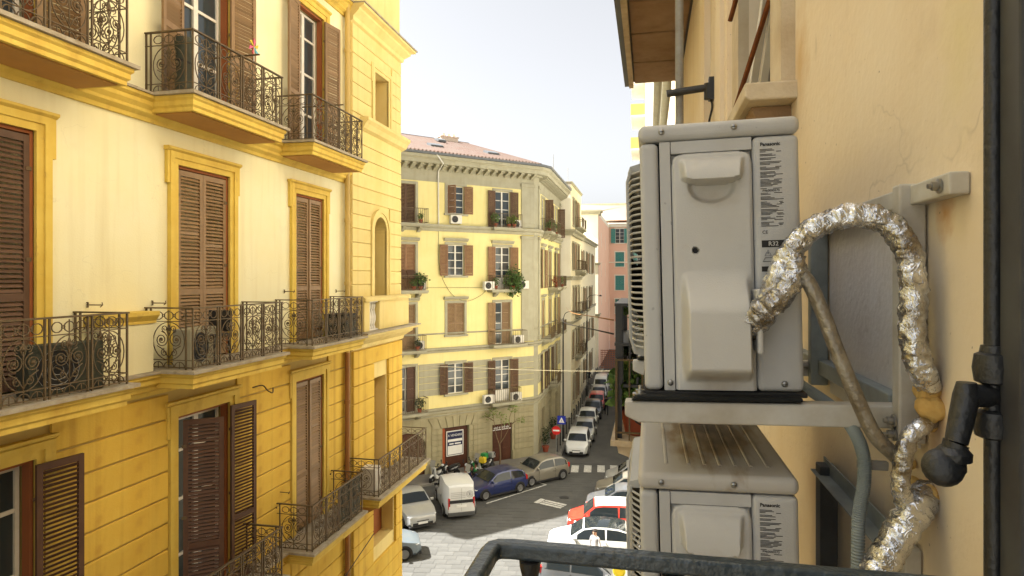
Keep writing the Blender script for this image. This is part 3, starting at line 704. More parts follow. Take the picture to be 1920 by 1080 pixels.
# balustrade on the end-bay cornice at our level
mb = MB(); mb.box(15.3, 15.62, P - 0.3, P - 0.02, L1, L1 + 0.78); mb.box(16.25, 18.4, P - 0.3, P - 0.02, L1, L1 + 0.78)
mb.prism([(P - 0.36, L1 + 0.78), (P - 0.36, L1 + 0.86), (P - 0.3, L1 + 0.9), (P + 0.0, L1 + 0.9), (P + 0.0, L1 + 0.78)], 'x', 15.25, 18.44)
o = F.build(mb, 'parapet', 'pavilion')
bal = cached('baluster', 'white_stone', lambda q: q.lathe([(0.055, 0), (0.055, 0.06), (0.03, 0.1), (0.062, 0.24), (0.066, 0.34), (0.032, 0.52), (0.05, 0.6), (0.055, 0.62), (0.055, 0.72)], 10), smooth=True)
for i in range(4): put('baluster', bal, o, (15.72 + i * 0.145, P - 0.16, L1 + 0.02))
mb = MB(); mb.box(15.62, 16.25, P - 0.26, P - 0.06, L1, L1 + 0.03); mb.box(15.62, 16.25, P - 0.26, P - 0.06, L1 + 0.74, L1 + 0.779); mb.build('plinth', 'white_stone', o)
# low parapet between two balconies
F.build(MB().box(7.4, 8.34, -0.26, 0.0, L1 - 0.01, L1 + 0.719), 'parapet', 'cream')
mb = MB(); mb.prism([(-0.34, L1 + 0.9), (-0.34, L1 + 0.84), (-0.28, L1 + 0.76), (-0.28, L1 + 0.72), (0.0, L1 + 0.72), (0.0, L1 + 0.9)], 'x', 7.36, 8.38)
F.build(mb, 'parapet_cap', 'trim_yellow')
# big corner balcony of the end bay
balcony(F, 15.0, 18.62, L0 + 0.1, proj=1.0, panels=5)
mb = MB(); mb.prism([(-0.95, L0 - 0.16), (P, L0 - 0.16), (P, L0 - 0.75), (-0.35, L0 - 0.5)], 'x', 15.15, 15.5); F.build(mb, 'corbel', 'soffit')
# iron clothes-line arms on the wall
arm = cached('clothes_arm', 'iron', lambda q: (q.tube([(0, 0, 0), (0, -0.26, 0.0)], 0.009, 5), q.tube([(0, -0.22, -0.03), (0, -0.26, 0.0), (0, -0.25, 0.035)], 0.007, 5), q.tube([(0, 0.02, -0.03), (0, -0.02, -0.03), (0, -0.02, 0.03), (0, 0.02, 0.03)], 0.012, 5)))
for x, z in ((7.42, 12.12), (8.6, 12.1), (12.3, 12.2), (14.6, 12.16), (12.1, 8.0)): F.put('clothes_arm', arm, x, 0, z)
hook = cached('pipe_hook', 'iron', lambda q: q.tube(spline([(0, 0, 0), (0.16, -0.12, 0.02), (0.2, -0.2, -0.08), (0.28, -0.26, -0.14), (0.33, -0.24, -0.05)], 4), 0.014, 5))
F.put('pipe_hook', hook, 11.15, -0.03, 10.35)
# clothes rods over the upper balconies
rod = cached('drying_rod', 'iron', lambda q: q.tube([(0, 0, 0), (0, -1.0, 0.0)], 0.016, 6))
for x, z in ((9.9, 16.35), (13.0, 16.3)): F.put('drying_rod', rod, x, -0.02, z)
# ------------------------------------------------------------------ second palazzo across the little square
C2 = Vector((-7.66, 44.2, 0)); A2 = math.atan2(0.70, 0.71)
b2 = thing('lemon_palazzo', 'lemon yellow five storey palazzo with grey stone trim facing the small square', 'building', C2, A2)
FA = Frame(b2)                                   # towards the square
FB = Frame(b2, 0, 0, R(90) - A2)                 # towards the narrow street
G1, G2, G3, G4, GE = 4.15, 8.0, 11.7, 15.85, 19.5
WL = 24.0                                        # length of the front
CA, CB, CC = -9.86, -6.41, -2.87
XS = [-20.4, -16.9, -13.4]
opsA = []
for c in [CA, CC] + XS:
    opsA += [(c - 0.62, c + 0.62, G1, 6.95), (c - 0.62, c + 0.62, G2, 10.82), (c - 0.62, c + 0.62, G3, 14.55), (c - 0.62, c + 0.62, G4, 18.3)]
opsA += [(CB - 0.62, CB + 0.62, 5.0, 6.95), (CB - 0.62, CB + 0.62, 8.8, 10.84), (CB - 0.62, CB + 0.62, 12.6, 14.6), (CB - 0.62, CB + 0.62, 16.6, 18.4)]
opsG = [(CB - 0.95, CB + 0.95, 0.02, 2.85), (CC - 0.78, CC + 0.78, 0.02, 2.6), (CA - 1.3, CA + 1.3, 0.02, 2.9)]
mb = MB(); mb.wall(-WL, -0.3, G1, GE, opsA, 0, 0.25); FA.build(mb, 'wall', 'lemon')
mb = MB(); mb.wall(-WL, -0.3, 0, G1, opsG, 0, 0.3); FA.build(mb, 'wall', 'stone_base')
CSB = [2.5, 5.8, 9.3]; LB = 11.9
opsB = []
for c in CSB: opsB += [(c - 0.6, c + 0.6, G1, 6.95), (c - 0.6, c + 0.6, G2, 10.82), (c - 0.6, c + 0.6, G3, 14.55), (c - 0.6, c + 0.6, G4, 18.3)]
mb = MB(); mb.wall(0.3, LB, G1, GE, opsB, 0, 0.25); FB.build(mb, 'wall', 'lemon')
mb = MB(); mb.wall(0.3, LB, 0, G1, [(c - 0.65, c + 0.65, 0.1, 2.9) for c in CSB], 0, 0.3); FB.build(mb, 'wall', 'stone_base')
mb = MB(); mb.quad((LB, 0, 0), (LB, 14, 0), (LB, 14, GE), (LB, 0, GE)); FB.build(mb, 'wall', 'cream_wall')
# the body of the block behind the openings
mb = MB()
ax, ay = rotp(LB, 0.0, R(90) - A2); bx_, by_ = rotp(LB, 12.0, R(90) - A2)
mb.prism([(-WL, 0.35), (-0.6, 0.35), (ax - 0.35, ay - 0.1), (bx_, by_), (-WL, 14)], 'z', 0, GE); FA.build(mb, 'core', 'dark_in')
# chamfered corner with grey pilaster
nb = rotp(0.3, 0, R(90) - A2)
mb = MB(); mb.prism([(-0.3, 0.0), nb, (nb[0] - 0.3, nb[1]), (-0.3, 0.3)], 'z', 0, GE); FA.build(mb, 'corner', 'stone_grey')
def pilaster(Fr, x0, x1, z0, z1, d=0.07):
    m = MB(); m.box(x0, x1, -d, 0.02, z0, z1); m.box(x0 - 0.05, x1 + 0.05, -d - 0.05, 0.02, z0 - 0.001, z0 + 0.3); m.box(x0 - 0.05, x1 + 0.05, -d - 0.06, 0.02, z1 - 0.22, z1 + 0.001)
    return Fr.build(m, 'pilaster', 'stone_grey')
for za, zb in ((G2 + 0.1, G4 - 0.5), (G4 + 0.05, GE - 0.55)):
    pilaster(FA, -1.35, -0.32, za, zb); pilaster(FB, 0.32, 0.95, za, zb); pilaster(FB, LB - 0.6, LB - 0.05, za, zb)
# string courses and cornice following the corner
cpath = [(-WL, 0), (-0.3, 0), nb, rotp(LB + 0.0, 0, R(90) - A2)]
def belt(z, hgt, d, name='string_course', material='stone_grey'):
    m = MB(); m.sweep(cpath, [(-0.02, z - hgt), (d * 0.35, z - hgt), (d * 0.4, z - hgt * 0.6), (d * 0.8, z - hgt * 0.45), (d, z - hgt * 0.3), (d, z), (-0.02, z + 0.02)])
    return FA.build(m, name, material)
belt(G4, 0.42, 0.28); belt(G2 + 0.0, 0.30, 0.20); belt(G2 + 0.95, 0.09, 0.06); belt(G1 + 0.02, 0.32, 0.16); belt(GE - 0.0, 0.95, 0.05, 'frieze')
belt(G1 - 0.42, 0.09, 0.07)
m = MB(); m.sweep(cpath, [(-0.02, GE), (0.28, GE), (0.3, GE + 0.08), (0.72, GE + 0.1), (0.74, GE + 0.32), (0.9, GE + 0.42), (0.92, GE + 0.58), (-0.02, GE + 0.6)]); FA.build(m, 'cornice', 'stone_grey')
m = MB(); m.sweep(cpath, [(0.88, GE + 0.585), (1.0, GE + 0.6), (1.02, GE + 0.74), (0.86, GE + 0.74)]); FA.build(m, 'gutter', 'gutter')
cb = cached('corbel', 'stone_grey', lambda q: q.prism([(0.0, -0.34), (-0.1, -0.34), (-0.62, -0.1), (-0.62, 0.0), (0.0, 0.0)], 'x', -0.12, 0.12))
x = -0.55
while x > -18: FA.put('corbel', cb, x, 0, GE + 0.09); x -= 0.53
x = 0.7
while x < LB: FB.put('corbel', cb, x, 0, GE + 0.09); x += 0.53
# grey band of courses round the first floor
def gaps(cs, hw, x0, x1):
    out = []; p = x0
    for c in sorted(cs): out.append((p, c - hw)); p = c + hw
    out.append((p, x1)); return [g for g in out if g[1] - g[0] > 0.15]
courses(FA, gaps([CA, CB, CC, XS[2]], 0.86, -14.3, -0.32), 5.0, 7.05, 0.41, 'stone_grey', y0=-0.03, gap=0.025)
courses(FB, gaps(CSB, 0.8, 0.32, LB - 0.1), 5.0, 7.05, 0.41, 'stone_grey', y0=-0.03, gap=0.025)
courses(FA, gaps([CC], 0.98, CB + 1.3, -0.34), 0.75, 3.55, 0.35, 'stone_base', y0=-0.045, gap=0.03)
courses(FA, [(CA + 1.75, CB - 1.3)], 0.75, 3.55, 0.35, 'stone_base', y0=-0.045, gap=0.03)
courses(FA, [(CB - 1.28, CB - 0.97), (CB + 0.97, CB + 1.28)], 0.75, 2.85, 0.35, 'stone_base', y0=-0.045, gap=0.03)
courses(FB, gaps(CSB, 0.75, 0.34, LB - 0.1), 0.75, 3.55, 0.35, 'stone_base', y0=-0.045, gap=0.03)
for a_, b_ in ((CB + 1.0, CC - 0.8), (CC + 0.8, -0.4), (CA + 1.6, CB - 1.0)): FA.build(MB().box(a_, b_, -0.09, 0.02, 0, 0.72), 'plinth', 'stone_base')
# fan of voussoirs over the garage
for i in range(7):
    a0 = PI / 2 + (i - 3.5) * 0.155 + 0.012; a1 = PI / 2 + (i - 2.5) * 0.155 - 0.012
    def pt(a, z): return (CB + (z - 0.2) / math.tan(a), z)
    m = MB(); m.prism([pt(a0, 2.87), pt(a1, 2.87), pt(a1, 3.55), pt(a0, 3.55)], 'y', -0.06, 0.02); FA.build(m, 'voussoir', 'stone_base')
# trims round the windows
def trim2(Fr, c, z0, z1, hood=True, sill=False, w=0.6):
    m = MB(); a, b = c - w - 0.02, c + w + 0.02; s = 0.17
    m.box(a - s, a, -0.05, 0.02, z0, z1); m.box(b, b + s, -0.05, 0.02, z0, z1); m.box(a - s, b + s, -0.05, 0.02, z1 + 0.001, z1 + s)
    if hood: m.prism([(0.02, z1 + s + 0.25), (-0.2, z1 + s + 0.25), (-0.2, z1 + s + 0.19), (-0.08, z1 + s + 0.05), (0.02, z1 + s + 0.05)], 'x', a - s - 0.08, b + s + 0.08)
    if sill: m.box(a - s - 0.06, b + s + 0.06, -0.14, 0.02, z0 - 0.12, z0 - 0.001)
    return Fr.build(m, 'surround', 'stone_grey')
for c in [CA, CC] + XS[2:]:
    trim2(FA, c, G1, 6.95, False); trim2(FA, c, G2, 10.82, c != CC); trim2(FA, c, G3, 14.55); trim2(FA, c, G4, 18.3, False)
for (z0, z1, hd) in ((5.0, 6.95, False), (8.8, 10.84, True), (12.6, 14.6, True), (16.6, 18.4, False)): trim2(FA, CB, z0, z1, hd, True)
for c in CSB:
    for (z0, z1, hd) in ((G1, 6.95, False), (G2, 10.82, True), (G3, 14.55, True), (G4, 18.3, False)): trim2(FB, c, z0, z1, hd)
# leaves and glazing
def opening(Fr, c, z0, z1, style, mt='shutter', w=0.6):
    h = z1 - z0
    J = dict(joined=True)
    lw = w - 0.005
    if style == 'closed':
        shutter(Fr, c - w, z0 + 0.01, lw, h - 0.02, 0, 'L', mt, y=0.05, **J); shutter(Fr, c + w, z0 + 0.01, lw, h - 0.02, 0, 'R', mt, y=0.05, **J); return
    rows = (1, 1, 1, 1) if h < 2.3 else (1, 1, 1, 1)
    window(Fr, c, z0 + 0.01, 2 * w - 0.02, h - 0.02, y=0.12, rows=rows, fr=0.05, solid=0.75 if style == 'panel' else 0.0, pane='pane_curtain' if style == 'curtain' else 'pane')
    al, ar = {'open': (172, 172), 'panel': (172, 172), 'curtain': (172, 172), 'half': (60, 172), 'right': (None, 100), 'left_shut': (172, 0), 'strip': (174, 12)}[style]
    for ang, sd in ((al, 'L'), (ar, 'R')):
        if ang is None: continue
        xx = c - w if sd == 'L' else c + w
        shutter(Fr, xx, z0 + 0.01, lw, h - 0.02, R(ang), sd, mt, y=0.04 if ang < 20 else -0.08, **J)
opening(FA, CA, G4, 18.3, 'closed', 'shutter_dark'); opening(FA, CB, 16.6, 18.4, 'half', 'shutter_tan'); opening(FA, CC, G4, 18.3, 'open', 'shutter_dark')
opening(FA, CA, G3, 14.55, 'closed', 'shutter_tan'); opening(FA, CB, 12.6, 14.6, 'open', 'shutter_tan'); opening(FA, CC, G3, 14.55, 'panel', 'shutter_tan')
opening(FA, CA, G2, 10.82, 'closed'); opening(FA, CB, 8.8, 10.84, 'closed'); opening(FA, CC, G2, 10.82, 'left_shut')
opening(FA, CA, G1, 6.95, 'strip', 'shutter_red'); opening(FA, CB, 5.0, 6.95, 'open', 'shutter_dark'); opening(FA, CC, G1, 6.95, 'panel', 'shutter_dark')
for c in XS[2:]:
    for z0, z1 in ((G1, 6.95), (G2, 10.82), (G3, 14.55), (G4, 18.3)): opening(FA, c, z0, z1, 'closed')
styles = [['open', 'closed', 'open', 'right'], ['open', 'closed', 'closed', 'open'], ['closed', 'open', 'open', 'right']]
for i, c in enumerate(CSB):
    for j, (z0, z1) in enumerate(((G1, 6.95), (G2, 10.82), (G3, 14.55), (G4, 18.3))): opening(FB, c, z0, z1, styles[i][j], ['shutter_dark', 'shutter', 'shutter_tan', 'shutter_dark'][j])
# awning flaps on the second-floor leaf at the left
for sg in (-1, 1):
    m = MB(); m.obox(Matrix.Translation((CA + sg * 0.3, -0.17, G3 + 1.02)) @ Matrix.Rotation(R(-42), 4, 'X'), 0.54, 0.03, 0.72); FA.build(m, 'shutter_flap', 'shutter_dark')
# balconies
def balc2(Fr, c, z, hw=0.95, proj=0.75, corb=True, hgt=0.92):
    m = MB(); m.box(c - hw, c + hw, -proj, 0.02, z - 0.14, z); m.box(c - hw + 0.05, c + hw - 0.05, -proj + 0.05, 0.02, z - 0.2, z - 0.141)
    o = Fr.build(m, 'balcony', 'stone_grey')
    if corb:
        k = cached('balcony_corbel', 'stone_grey', lambda q: q.prism([(0.0, -0.52), (-0.12, -0.5), (-0.5, -0.28), (-0.5, -0.2), (0, -0.2)], 'x', -0.1, 0.1))
        for sg in (-1, 1): put('balcony_corbel', k, o, (c + sg * hw * 0.55, 0, z))
    r = MB(); e = 0.05
    for zz in (0.06, hgt - 0.02):
        r.box(c - hw + e, c + hw - e, -proj + e - 0.014, -proj + e + 0.014, z + zz, z + zz + 0.03)
        for sg in (-1, 1): r.box(c + sg * (hw - e) - 0.014, c + sg * (hw - e) + 0.014, -proj + e, 0, z + zz, z + zz + 0.028)
    r.build('railing', 'iron', o)
    bm = cached(('railing_bar', hgt), 'iron', lambda q: q.box(-0.008, 0.008, -0.008, 0.008, 0.06, hgt))
    n = 14
    for i in range(n + 1): put('railing_bar', bm, o, (c - hw + e + (2 * hw - 2 * e) * i / n, -proj + e, z))
    for sg in (-1, 1):
        for i in range(1, 5): put('railing_bar', bm, o, (c + sg * (hw - e), -proj + e + (proj - e) * i / 5, z))
    return o
balc2(FA, CA + 0.25, G4 - 0.02, 1.0); balc2(FA, CC + 0.1, G4 - 0.02, 1.15, 0.7, False)
balc2(FA, CA + 0.15, G3, 1.05); balc2(FA, CC, G3, 1.2, 0.7)
balc2(FA, CA + 0.1, G2, 1.0); balc2(FA, CC + 0.25, G2, 1.35, 0.75, False)
balc2(FA, CA + 0.1, G1, 1.1, 0.8); balc2(FA, CC, G1, 1.15, 0.7)
for (c, z) in ((CSB[0], G4), (CSB[1], G4), (CSB[1], G3), (CSB[2], G3), (CSB[0], G2), (CSB[1], G2), (CSB[2], G2), (CSB[1], G1 + 0.05)): balc2(FB, c, z, 1.0, 0.8)
# ground floor: garage, shop door, arched gate
m = MB(); m.box(CB - 0.95, CB + 0.95, 0.18, 0.24, 0.02, 2.85); FA.build(m, 'garage_door', 'door_brown')
m = MB(); m.box(CB - 0.95, CB - 0.8, -0.02, 0.17, 0.02, 2.83); FA.build(m, 'garage_jamb', 'door_orange')
dr = cached('shop_door_leaf', 'door_brown', lambda q: (q.box(-0.37, 0.37, -0.03, 0.03, 0, 2.1), q.box(-0.28, 0.28, -0.05, -0.031, 0.15, 0.9), q.box(-0.28, 0.28, -0.05, -0.031, 1.05, 1.95)))
for sg in (-1, 1): FA.put('shop_door_leaf', dr, CC + sg * 0.385, 0.16, 0.04)
m = MB(); m.box(CC - 0.78, CC + 0.78, 0.06, 0.12, 2.16, 2.58); FA.build(m, 'shop_fascia', 'door_brown')
fas = FA.build(MB().box(CC - 0.72, CC + 0.72, 0.03, 0.045, 2.2, 2.24), 'fascia_rule', 'sign_white')
xx = CC - 0.62
lt = cached('fascia_letter', 'sign_white', lambda q: (q.box(-0.02, 0.02, -0.008, 0.008, 0, 0.2), q.box(-0.02, 0.07, -0.008, 0.008, 0.085, 0.115)))
while xx < CC + 0.6: put('fascia_letter', lt, fas, (xx, 0.03, 2.28), scale=(rnd.uniform(0.7, 1.3), 1, rnd.uniform(0.6, 1.0))); xx += 0.135
m = MB(); arc = [(CA + 1.3 * math.cos(PI * i / 12), 1.9 + 0.95 * math.sin(PI * i / 12)) for i in range(13)]
m.prism([(CA + 1.32, 0.02)] + arc + [(CA - 1.32, 0.02)], 'y', 0.12, 0.18); FA.build(m, 'arched_gate', 'door_brown')
for i in range(12):
    a, b = PI * i / 12, PI * (i + 1) / 12
    m = MB(); m.prism([(CA + 1.3 * math.cos(a), 1.9 + 0.95 * math.sin(a)), (CA + 1.3 * math.cos(b), 1.9 + 0.95 * math.sin(b)), (CA + 1.55 * math.cos(b), 1.9 + 1.2 * math.sin(b)), (CA + 1.55 * math.cos(a), 1.9 + 1.2 * math.sin(a))], 'y', -0.05, 0.02); FA.build(m, 'voussoir', 'stone_base')
m = MB()
for sg in (-1, 1):
    pts = [(CA + sg * 1.301, 2.902), (CA + sg * 1.301, 1.9)] + [(CA + sg * 1.3 * math.cos(a), 1.9 + 0.95 * math.sin(a)) for a in [PI / 2 * i / 6 for i in range(1, 7)]] + [(CA, 2.902)]
    m.prism(pts, 'y', 0.002, 0.28)
FA.build(m, 'arch_spandrel', 'stone_base')
for c in CSB:
    m = MB(); m.box(c - 0.65, c + 0.65, 0.16, 0.22, 0.1, 2.9); FB.build(m, 'street_door', 'door_brown' if c != 5.8 else 'dark_in')
# poster on the garage
po = tag(MB().box(-0.62, 0.62, -0.012, 0.012, 0.0, 1.62).build('poster', 'sign_white', None, b2.matrix_basis @ Vector((CB + 0.05, 0.155, 0.95)), A2), 'blue and white for sale poster on the brown garage door', 'poster')
po.location = Vector((*[C2[i] + rotp(CB + 0.02, 0.155, A2)[i] for i in (0, 1)], 0.95))
MB().box(-0.56, 0.56, -0.018, -0.0125, 0.06, 1.56).build('blue_field', 'poster_blue', po)
MB().box(-0.52, 0.52, -0.0225, -0.0185, 0.1, 0.66).build('white_field', 'sign_white', po)
MB().box(-0.52, 0.52, -0.0225, -0.0185, 0.92, 1.08).build('arrow_band', 'sign_white', po)
put('lettering', text_mesh('A VENDERE', 0.2, 'sign_white', 0.001), po, (0, -0.022, 1.32), rot=(R(90), 0, 0))
for i, (a, b) in enumerate(((-0.42, -0.1), (-0.02, 0.42))): MB().box(a, b, -0.0225, -0.0185, 0.74, 0.82).build('text_line', 'sign_white', po)
# roof: two tiled slopes with hip, skylights and a chimney block
rz0 = GE + 0.72
pa = Vector((-WL, -1.0, rz0)); pb = Vector((-0.45, -1.0, rz0)); q = rotp(LB, -1.0, R(90) - A2); pc = Vector((q[0], q[1], rz0))
ra = Vector((-WL, 5.6, rz0 + 2.55)); rb_ = Vector((-2.5, 5.6, rz0 + 2.3)); q2 = rotp(LB, 5.2, R(90) - A2); rc = Vector((q2[0], q2[1], rz0 + 2.3))
def slope(p0, p1, q0, q1, n, k, nm):
    m = MB(); d = (p1 - p0).normalized(); up = d.cross(q0 - p0).normalized(); up = up if up.z > 0 else -up
    L = (p1 - p0).length
    m.quad(p0, p1, q1, q0)
    for i in range(n):
        t = (i + 0.5) / n
        a = p0.lerp(p1, t); b = q0.lerp(q1, t)
        m.tube([a + up * 0.03, b + up * 0.03], 0.5 * L / n * 0.75, 4)
    return FA.build(m, nm, 'rooftile')
slope(pa, pb, ra, rb_, 90, 1, 'roof'); slope(pb, pc, rb_, rc, 48, 1, 'roof')
m = MB(); m.quad(ra, rb_, rb_ + Vector((1, 6, -2.2)), ra + Vector((0, 6, -2.2))); m.tube([ra, rb_, rc], 0.14, 6); FA.build(m, 'roof_ridge', 'rooftile')
for (x, y, w) in ((-13.0, 1.6, 0.7), (-9.2, 2.2, 0.8), (-7.3, 1.2, 0.9), (-5.6, 3.9, 0.6), (-3.2, 0.9, 0.9)):
    zr = rz0 + (y + 1) / 6.6 * 2.5
    m = MB(); m.obox(Matrix.Translation((x, y, zr + 0.1)) @ Matrix.Rotation(R(20), 4, 'X'), w, 0.7, 0.14); FA.build(m, 'skylight', 'gutter')
m = MB(); m.box(-5.0, -3.6, 5.0, 6.0, rz0 + 1.7, rz0 + 2.5); m.box(-5.06, -3.54, 4.94, 6.06, rz0 + 2.5, rz0 + 2.58)
for i in range(3): m.box(-4.8 + i * 0.42, -4.6 + i * 0.42, 5.2, 5.4, rz0 + 2.58, rz0 + 2.8)
FA.build(m, 'chimney', 'peach')
# thin downpipe and cables on the front
m = MB(); m.tube([(-8.25, -0.95, GE + 0.66), (-7.75, -0.9, GE + 0.1), (-7.7, -0.1, GE - 0.3), (-7.66, -0.06, G4)], 0.045, 6); FA.build(m, 'downpipe', 'white_stone')
m = MB(); m.tube(spline([(-7.66, -0.05, G4 - 0.4), (-7.6, -0.05, G3 + 1.4), (-6.8, -0.05, G3 - 0.2), (-5.7, -0.05, G3 - 0.75), (-4.6, -0.05, G3 - 0.4), (-3.9, -0.05, G3 + 0.2)], 5), 0.012, 4)
m.tube([(-8.6, -0.04, G3 + 0.15), (-4.0, -0.04, G3 + 0.12)], 0.012, 4); FA.build(m, 'wall_cable', 'cable')
# ------------------------------------------------------------------ ground, road, pavements
struct(MB().quad((-900, -300, -0.03), (900, -300, -0.03), (900, 1500, -0.03), (-900, 1500, -0.03)).build('ground', 'ground'))
road = struct(MB().quad((-60, -20, 0), (0.7, -20, 0), (0.7, 140, 0), (-60, 140, 0)).build('road', 'asphalt'))
def b2w(x, y): a, b = rotp(x, y, A2); return (C2.x + a, C2.y + b)
# basalt paving slabs in the square, laid in slightly wandering courses
ang = R(8); sl = []
for r in range(-6, 74):
    yy = 19.5 + r * 0.43; xx = -24 + rnd.uniform(0, 0.6)
    while xx < 6:
        w = rnd.uniform(0.5, 0.8); cx, cy = rotp(xx + w / 2, yy - 30, ang); cy += 30
        lx, ly = rotp(cx - C2.x, cy - C2.y, -A2)
        if -15.5 < cx < 0.15 and 23.5 < cy < 43.4 and ly < -1.75 and not (cx < -6.1 and cy > 42.5): sl.append((cx, cy, w))
        xx += w
sl.sort(key=lambda s: s[0] * 0.209 * -1 * 0 + s[1])
def seen(cx, cy):
    d = -SN * cx + CS * cy; u = (cx * CS + cy * SN) / d; px = 960 + u * FPX; py = 520 + CAM_Z / d * FPX
    return 735 < px < 1200 and 870 < py < 1095
first = [s for s in sl if seen(*s[:2])][:300]; rest = [s for s in sl if s not in set(first)]
bevs = [cached(('paving_slab', k), 'basalt', lambda q: q.prism([(-0.21, 0), (-0.21, 0.008), (-0.2, 0.014), (0.2, 0.014), (0.21, 0.008), (0.21, 0)], 'x', -w_ / 2 + 0.005, w_ / 2 - 0.005)) for k, w_ in enumerate((0.5, 0.56, 0.62, 0.68, 0.74, 0.8))]
for cx, cy, w in first:
    k = min(5, max(0, round((w - 0.5) / 0.06)))
    o = put('paving_slab', bevs[k], road, (cx, cy, rnd.uniform(-0.006, 0.002)), ang + rnd.uniform(-0.006, 0.006)); o.scale = (w / (0.5 + 0.06 * k), 1, 1)
mb = MB()
for cx, cy, w in rest:
    t = MB(); t.box(-w / 2 + 0.005, w / 2 - 0.005, -0.21, 0.21, 0.0, 0.012 + rnd.uniform(-0.005, 0.003))
    mb.add([(cx + rotp(v[0], v[1], ang)[0], cy + rotp(v[0], v[1], ang)[1], v[2]) for v in t.v], t.f)
o = mb.build('paving', 'basalt', road); o['kind'] = 'stuff'
# pavement along both fronts of the lemon palazzo and on down the street
pv = [b2w(-WL, -1.7), b2w(-0.75, -1.7), (-6.15, 44.3), (-6.15, 90), (-7.9, 90), (-7.9, 44.0), b2w(-0.3, 0.1), b2w(-WL, 0.1)]
pave = struct(MB().prism(pv, 'z', 0.002, 0.11).build('pavement', 'pavement'))
def kerbs(p, q, parent):
    p, q = Vector((*p, 0)), Vector((*q, 0)); n = int((q - p).length / 1.0); d = (q - p).normalized()
    me = cached('kerb_stone', 'kerb', lambda b: b.box(-0.49, 0.49, -0.12, 0.12, 0.0, 0.125))
    for i in range(n): put('kerb_stone', me, parent, p + d * (i + 0.5) * ((q - p).length / n) + Vector((0, 0, 0.003)), math.atan2(d.y, d.x))
kerbs(b2w(-15, -1.72), b2w(-0.8, -1.72), pave); kerbs((-6.12, 44.5), (-6.12, 89), pave)
struct(MB().prism([(-0.75, 40.5), (0.6, 40.5), (0.6, 120), (-0.75, 120)], 'z', 0.002, 0.11).build('pavement', 'pavement'))
struct(MB().prism([(-7.7, -20), (-6.2, -20), (-6.2, 19.0), (-7.7, 19.0)], 'z', 0.002, 0.11).build('pavement', 'pavement'))
# zebra crossing, parking line, worn arrow
for px in (1054, 1078, 1102, 1127, 1151):
    p = on_z(px, 879, 0.022); MB().box(-0.24, 0.24, -0.75, 0.75, 0, 0.003).build('crossing_stripe', 'road_paint', road, (p.x, p.y, 0.022), R(4))
a, b = on_z(912, 944, 0.024), on_z(1024, 909, 0.024)
d = b - a
MB().box(0, d.length, -0.05, 0.05, 0, 0.003).build('parking_line', 'road_paint', road, a, math.atan2(d.y, d.x))
MB().box(-0.05, 0.05, 0, 0.9, 0, 0.0028).build('parking_line', 'road_paint', road, b, math.atan2(d.y, d.x))
p = on_z(1032, 944, 0.024)
for i, (x0, x1, y0, y1) in enumerate(((-0.85, -0.55, -0.38, 0.38), (-0.5, 0.85, -0.36, -0.16), (-0.5, 0.85, -0.08, 0.08), (-0.5, 0.85, 0.16, 0.36))):
    MB().box(x0, x1, y0, y1, 0, 0.003).build('worn_marking', 'road_paint', road, p, R(-22))
mh = cached('manhole', 'plastic', lambda q: q.lathe([(0.28, 0), (0.28, 0.022), (0.25, 0.026)], 20))
p = on_z(1058, 933); put('manhole_cover', mh, road, (p.x, p.y, 0.0))

# ------------------------------------------------------------------ buildings down the street
def simple_house(name, label, loc, rz, w, depth, h, wall_m, cols, floors, fh, z0=0.6, ww=0.55, hh=2.2, door_m='shutter', belts=(), trim='stone_grey', balc=(), side_m=None, styles=('closed',)):
    t = thing(name, label, 'building', loc, rz); Fr = Frame(t); ops = []
    for j in range(floors):
        for c in cols: ops.append((c - ww, c + ww, z0 + j * fh, z0 + j * fh + hh))
    Fr.build(MB().wall(0, w, 0, h, ops, 0, 0.25), 'wall', wall_m)
    s = MB(); s.quad((0, 0, 0), (0, 0, h), (0, depth, h), (0, depth, 0)); Fr.build(s, 'side_wall', side_m or wall_m)
    s = MB(); s.quad((w, 0, 0), (w, depth, 0), (w, depth, h), (w, 0, h)); s.quad((0, depth, 0), (0, depth, h), (w, depth, h), (w, depth, 0)); s.quad((0, 0, h), (w, 0, h), (w, depth, h), (0, depth, h)); Fr.build(s, 'back_wall', wall_m)
    for (z, d, hg) in belts:
        m = MB(); m.sweep([(0, 2.0), (0, 0), (w, 0), (w, 2.0)], [(-0.02, z - hg), (d * 0.5, z - hg), (d * 0.6, z - hg * 0.5), (d, z - hg * 0.3), (d, z), (-0.02, z)]); Fr.build(m, 'cornice', trim)
    k = 0
    for j in range(floors):
        for i, c in enumerate(cols):
            zz = z0 + j * fh; st = styles[k % len(styles)]; k += 1
            m = MB(); m.box(c - ww - 0.15, c - ww, -0.04, 0.02, zz, zz + hh); m.box(c + ww, c + ww + 0.15, -0.04, 0.02, zz, zz + hh); m.box(c - ww - 0.2, c + ww + 0.2, -0.08, 0.02, zz + hh + 0.001, zz + hh + 0.18); m.box(c - ww - 0.2, c + ww + 0.2, -0.1, 0.02, zz - 0.1, zz - 0.001); Fr.build(m, 'surround', trim)
            opening(Fr, c, zz, zz + hh, st, door_m, ww)
            if (j, i) in balc: balc2(Fr, c, zz - 0.02, ww + 0.35, 0.7)
    return t, Fr
t, Fr = simple_house('white_house', 'white and cream house with a bright blank side wall past the lemon palazzo', (-6.75, 56.25, 0), R(90), 8.8, 10, 20.9, 'cream_wall', (2.0, 4.3, 6.6), 5, 4.0, z0=1.2, hh=2.4,
             belts=((16.7, 0.5, 0.5), (12.6, 0.2, 0.35), (8.6, 0.15, 0.3), (20.95, 0.15, 0.2)), balc=((4, 1), (4, 2), (3, 1), (3, 2), (2, 1), (2, 2), (1, 1), (1, 2)), side_m='white_wall', styles=('closed', 'open', 'closed', 'left_shut'))
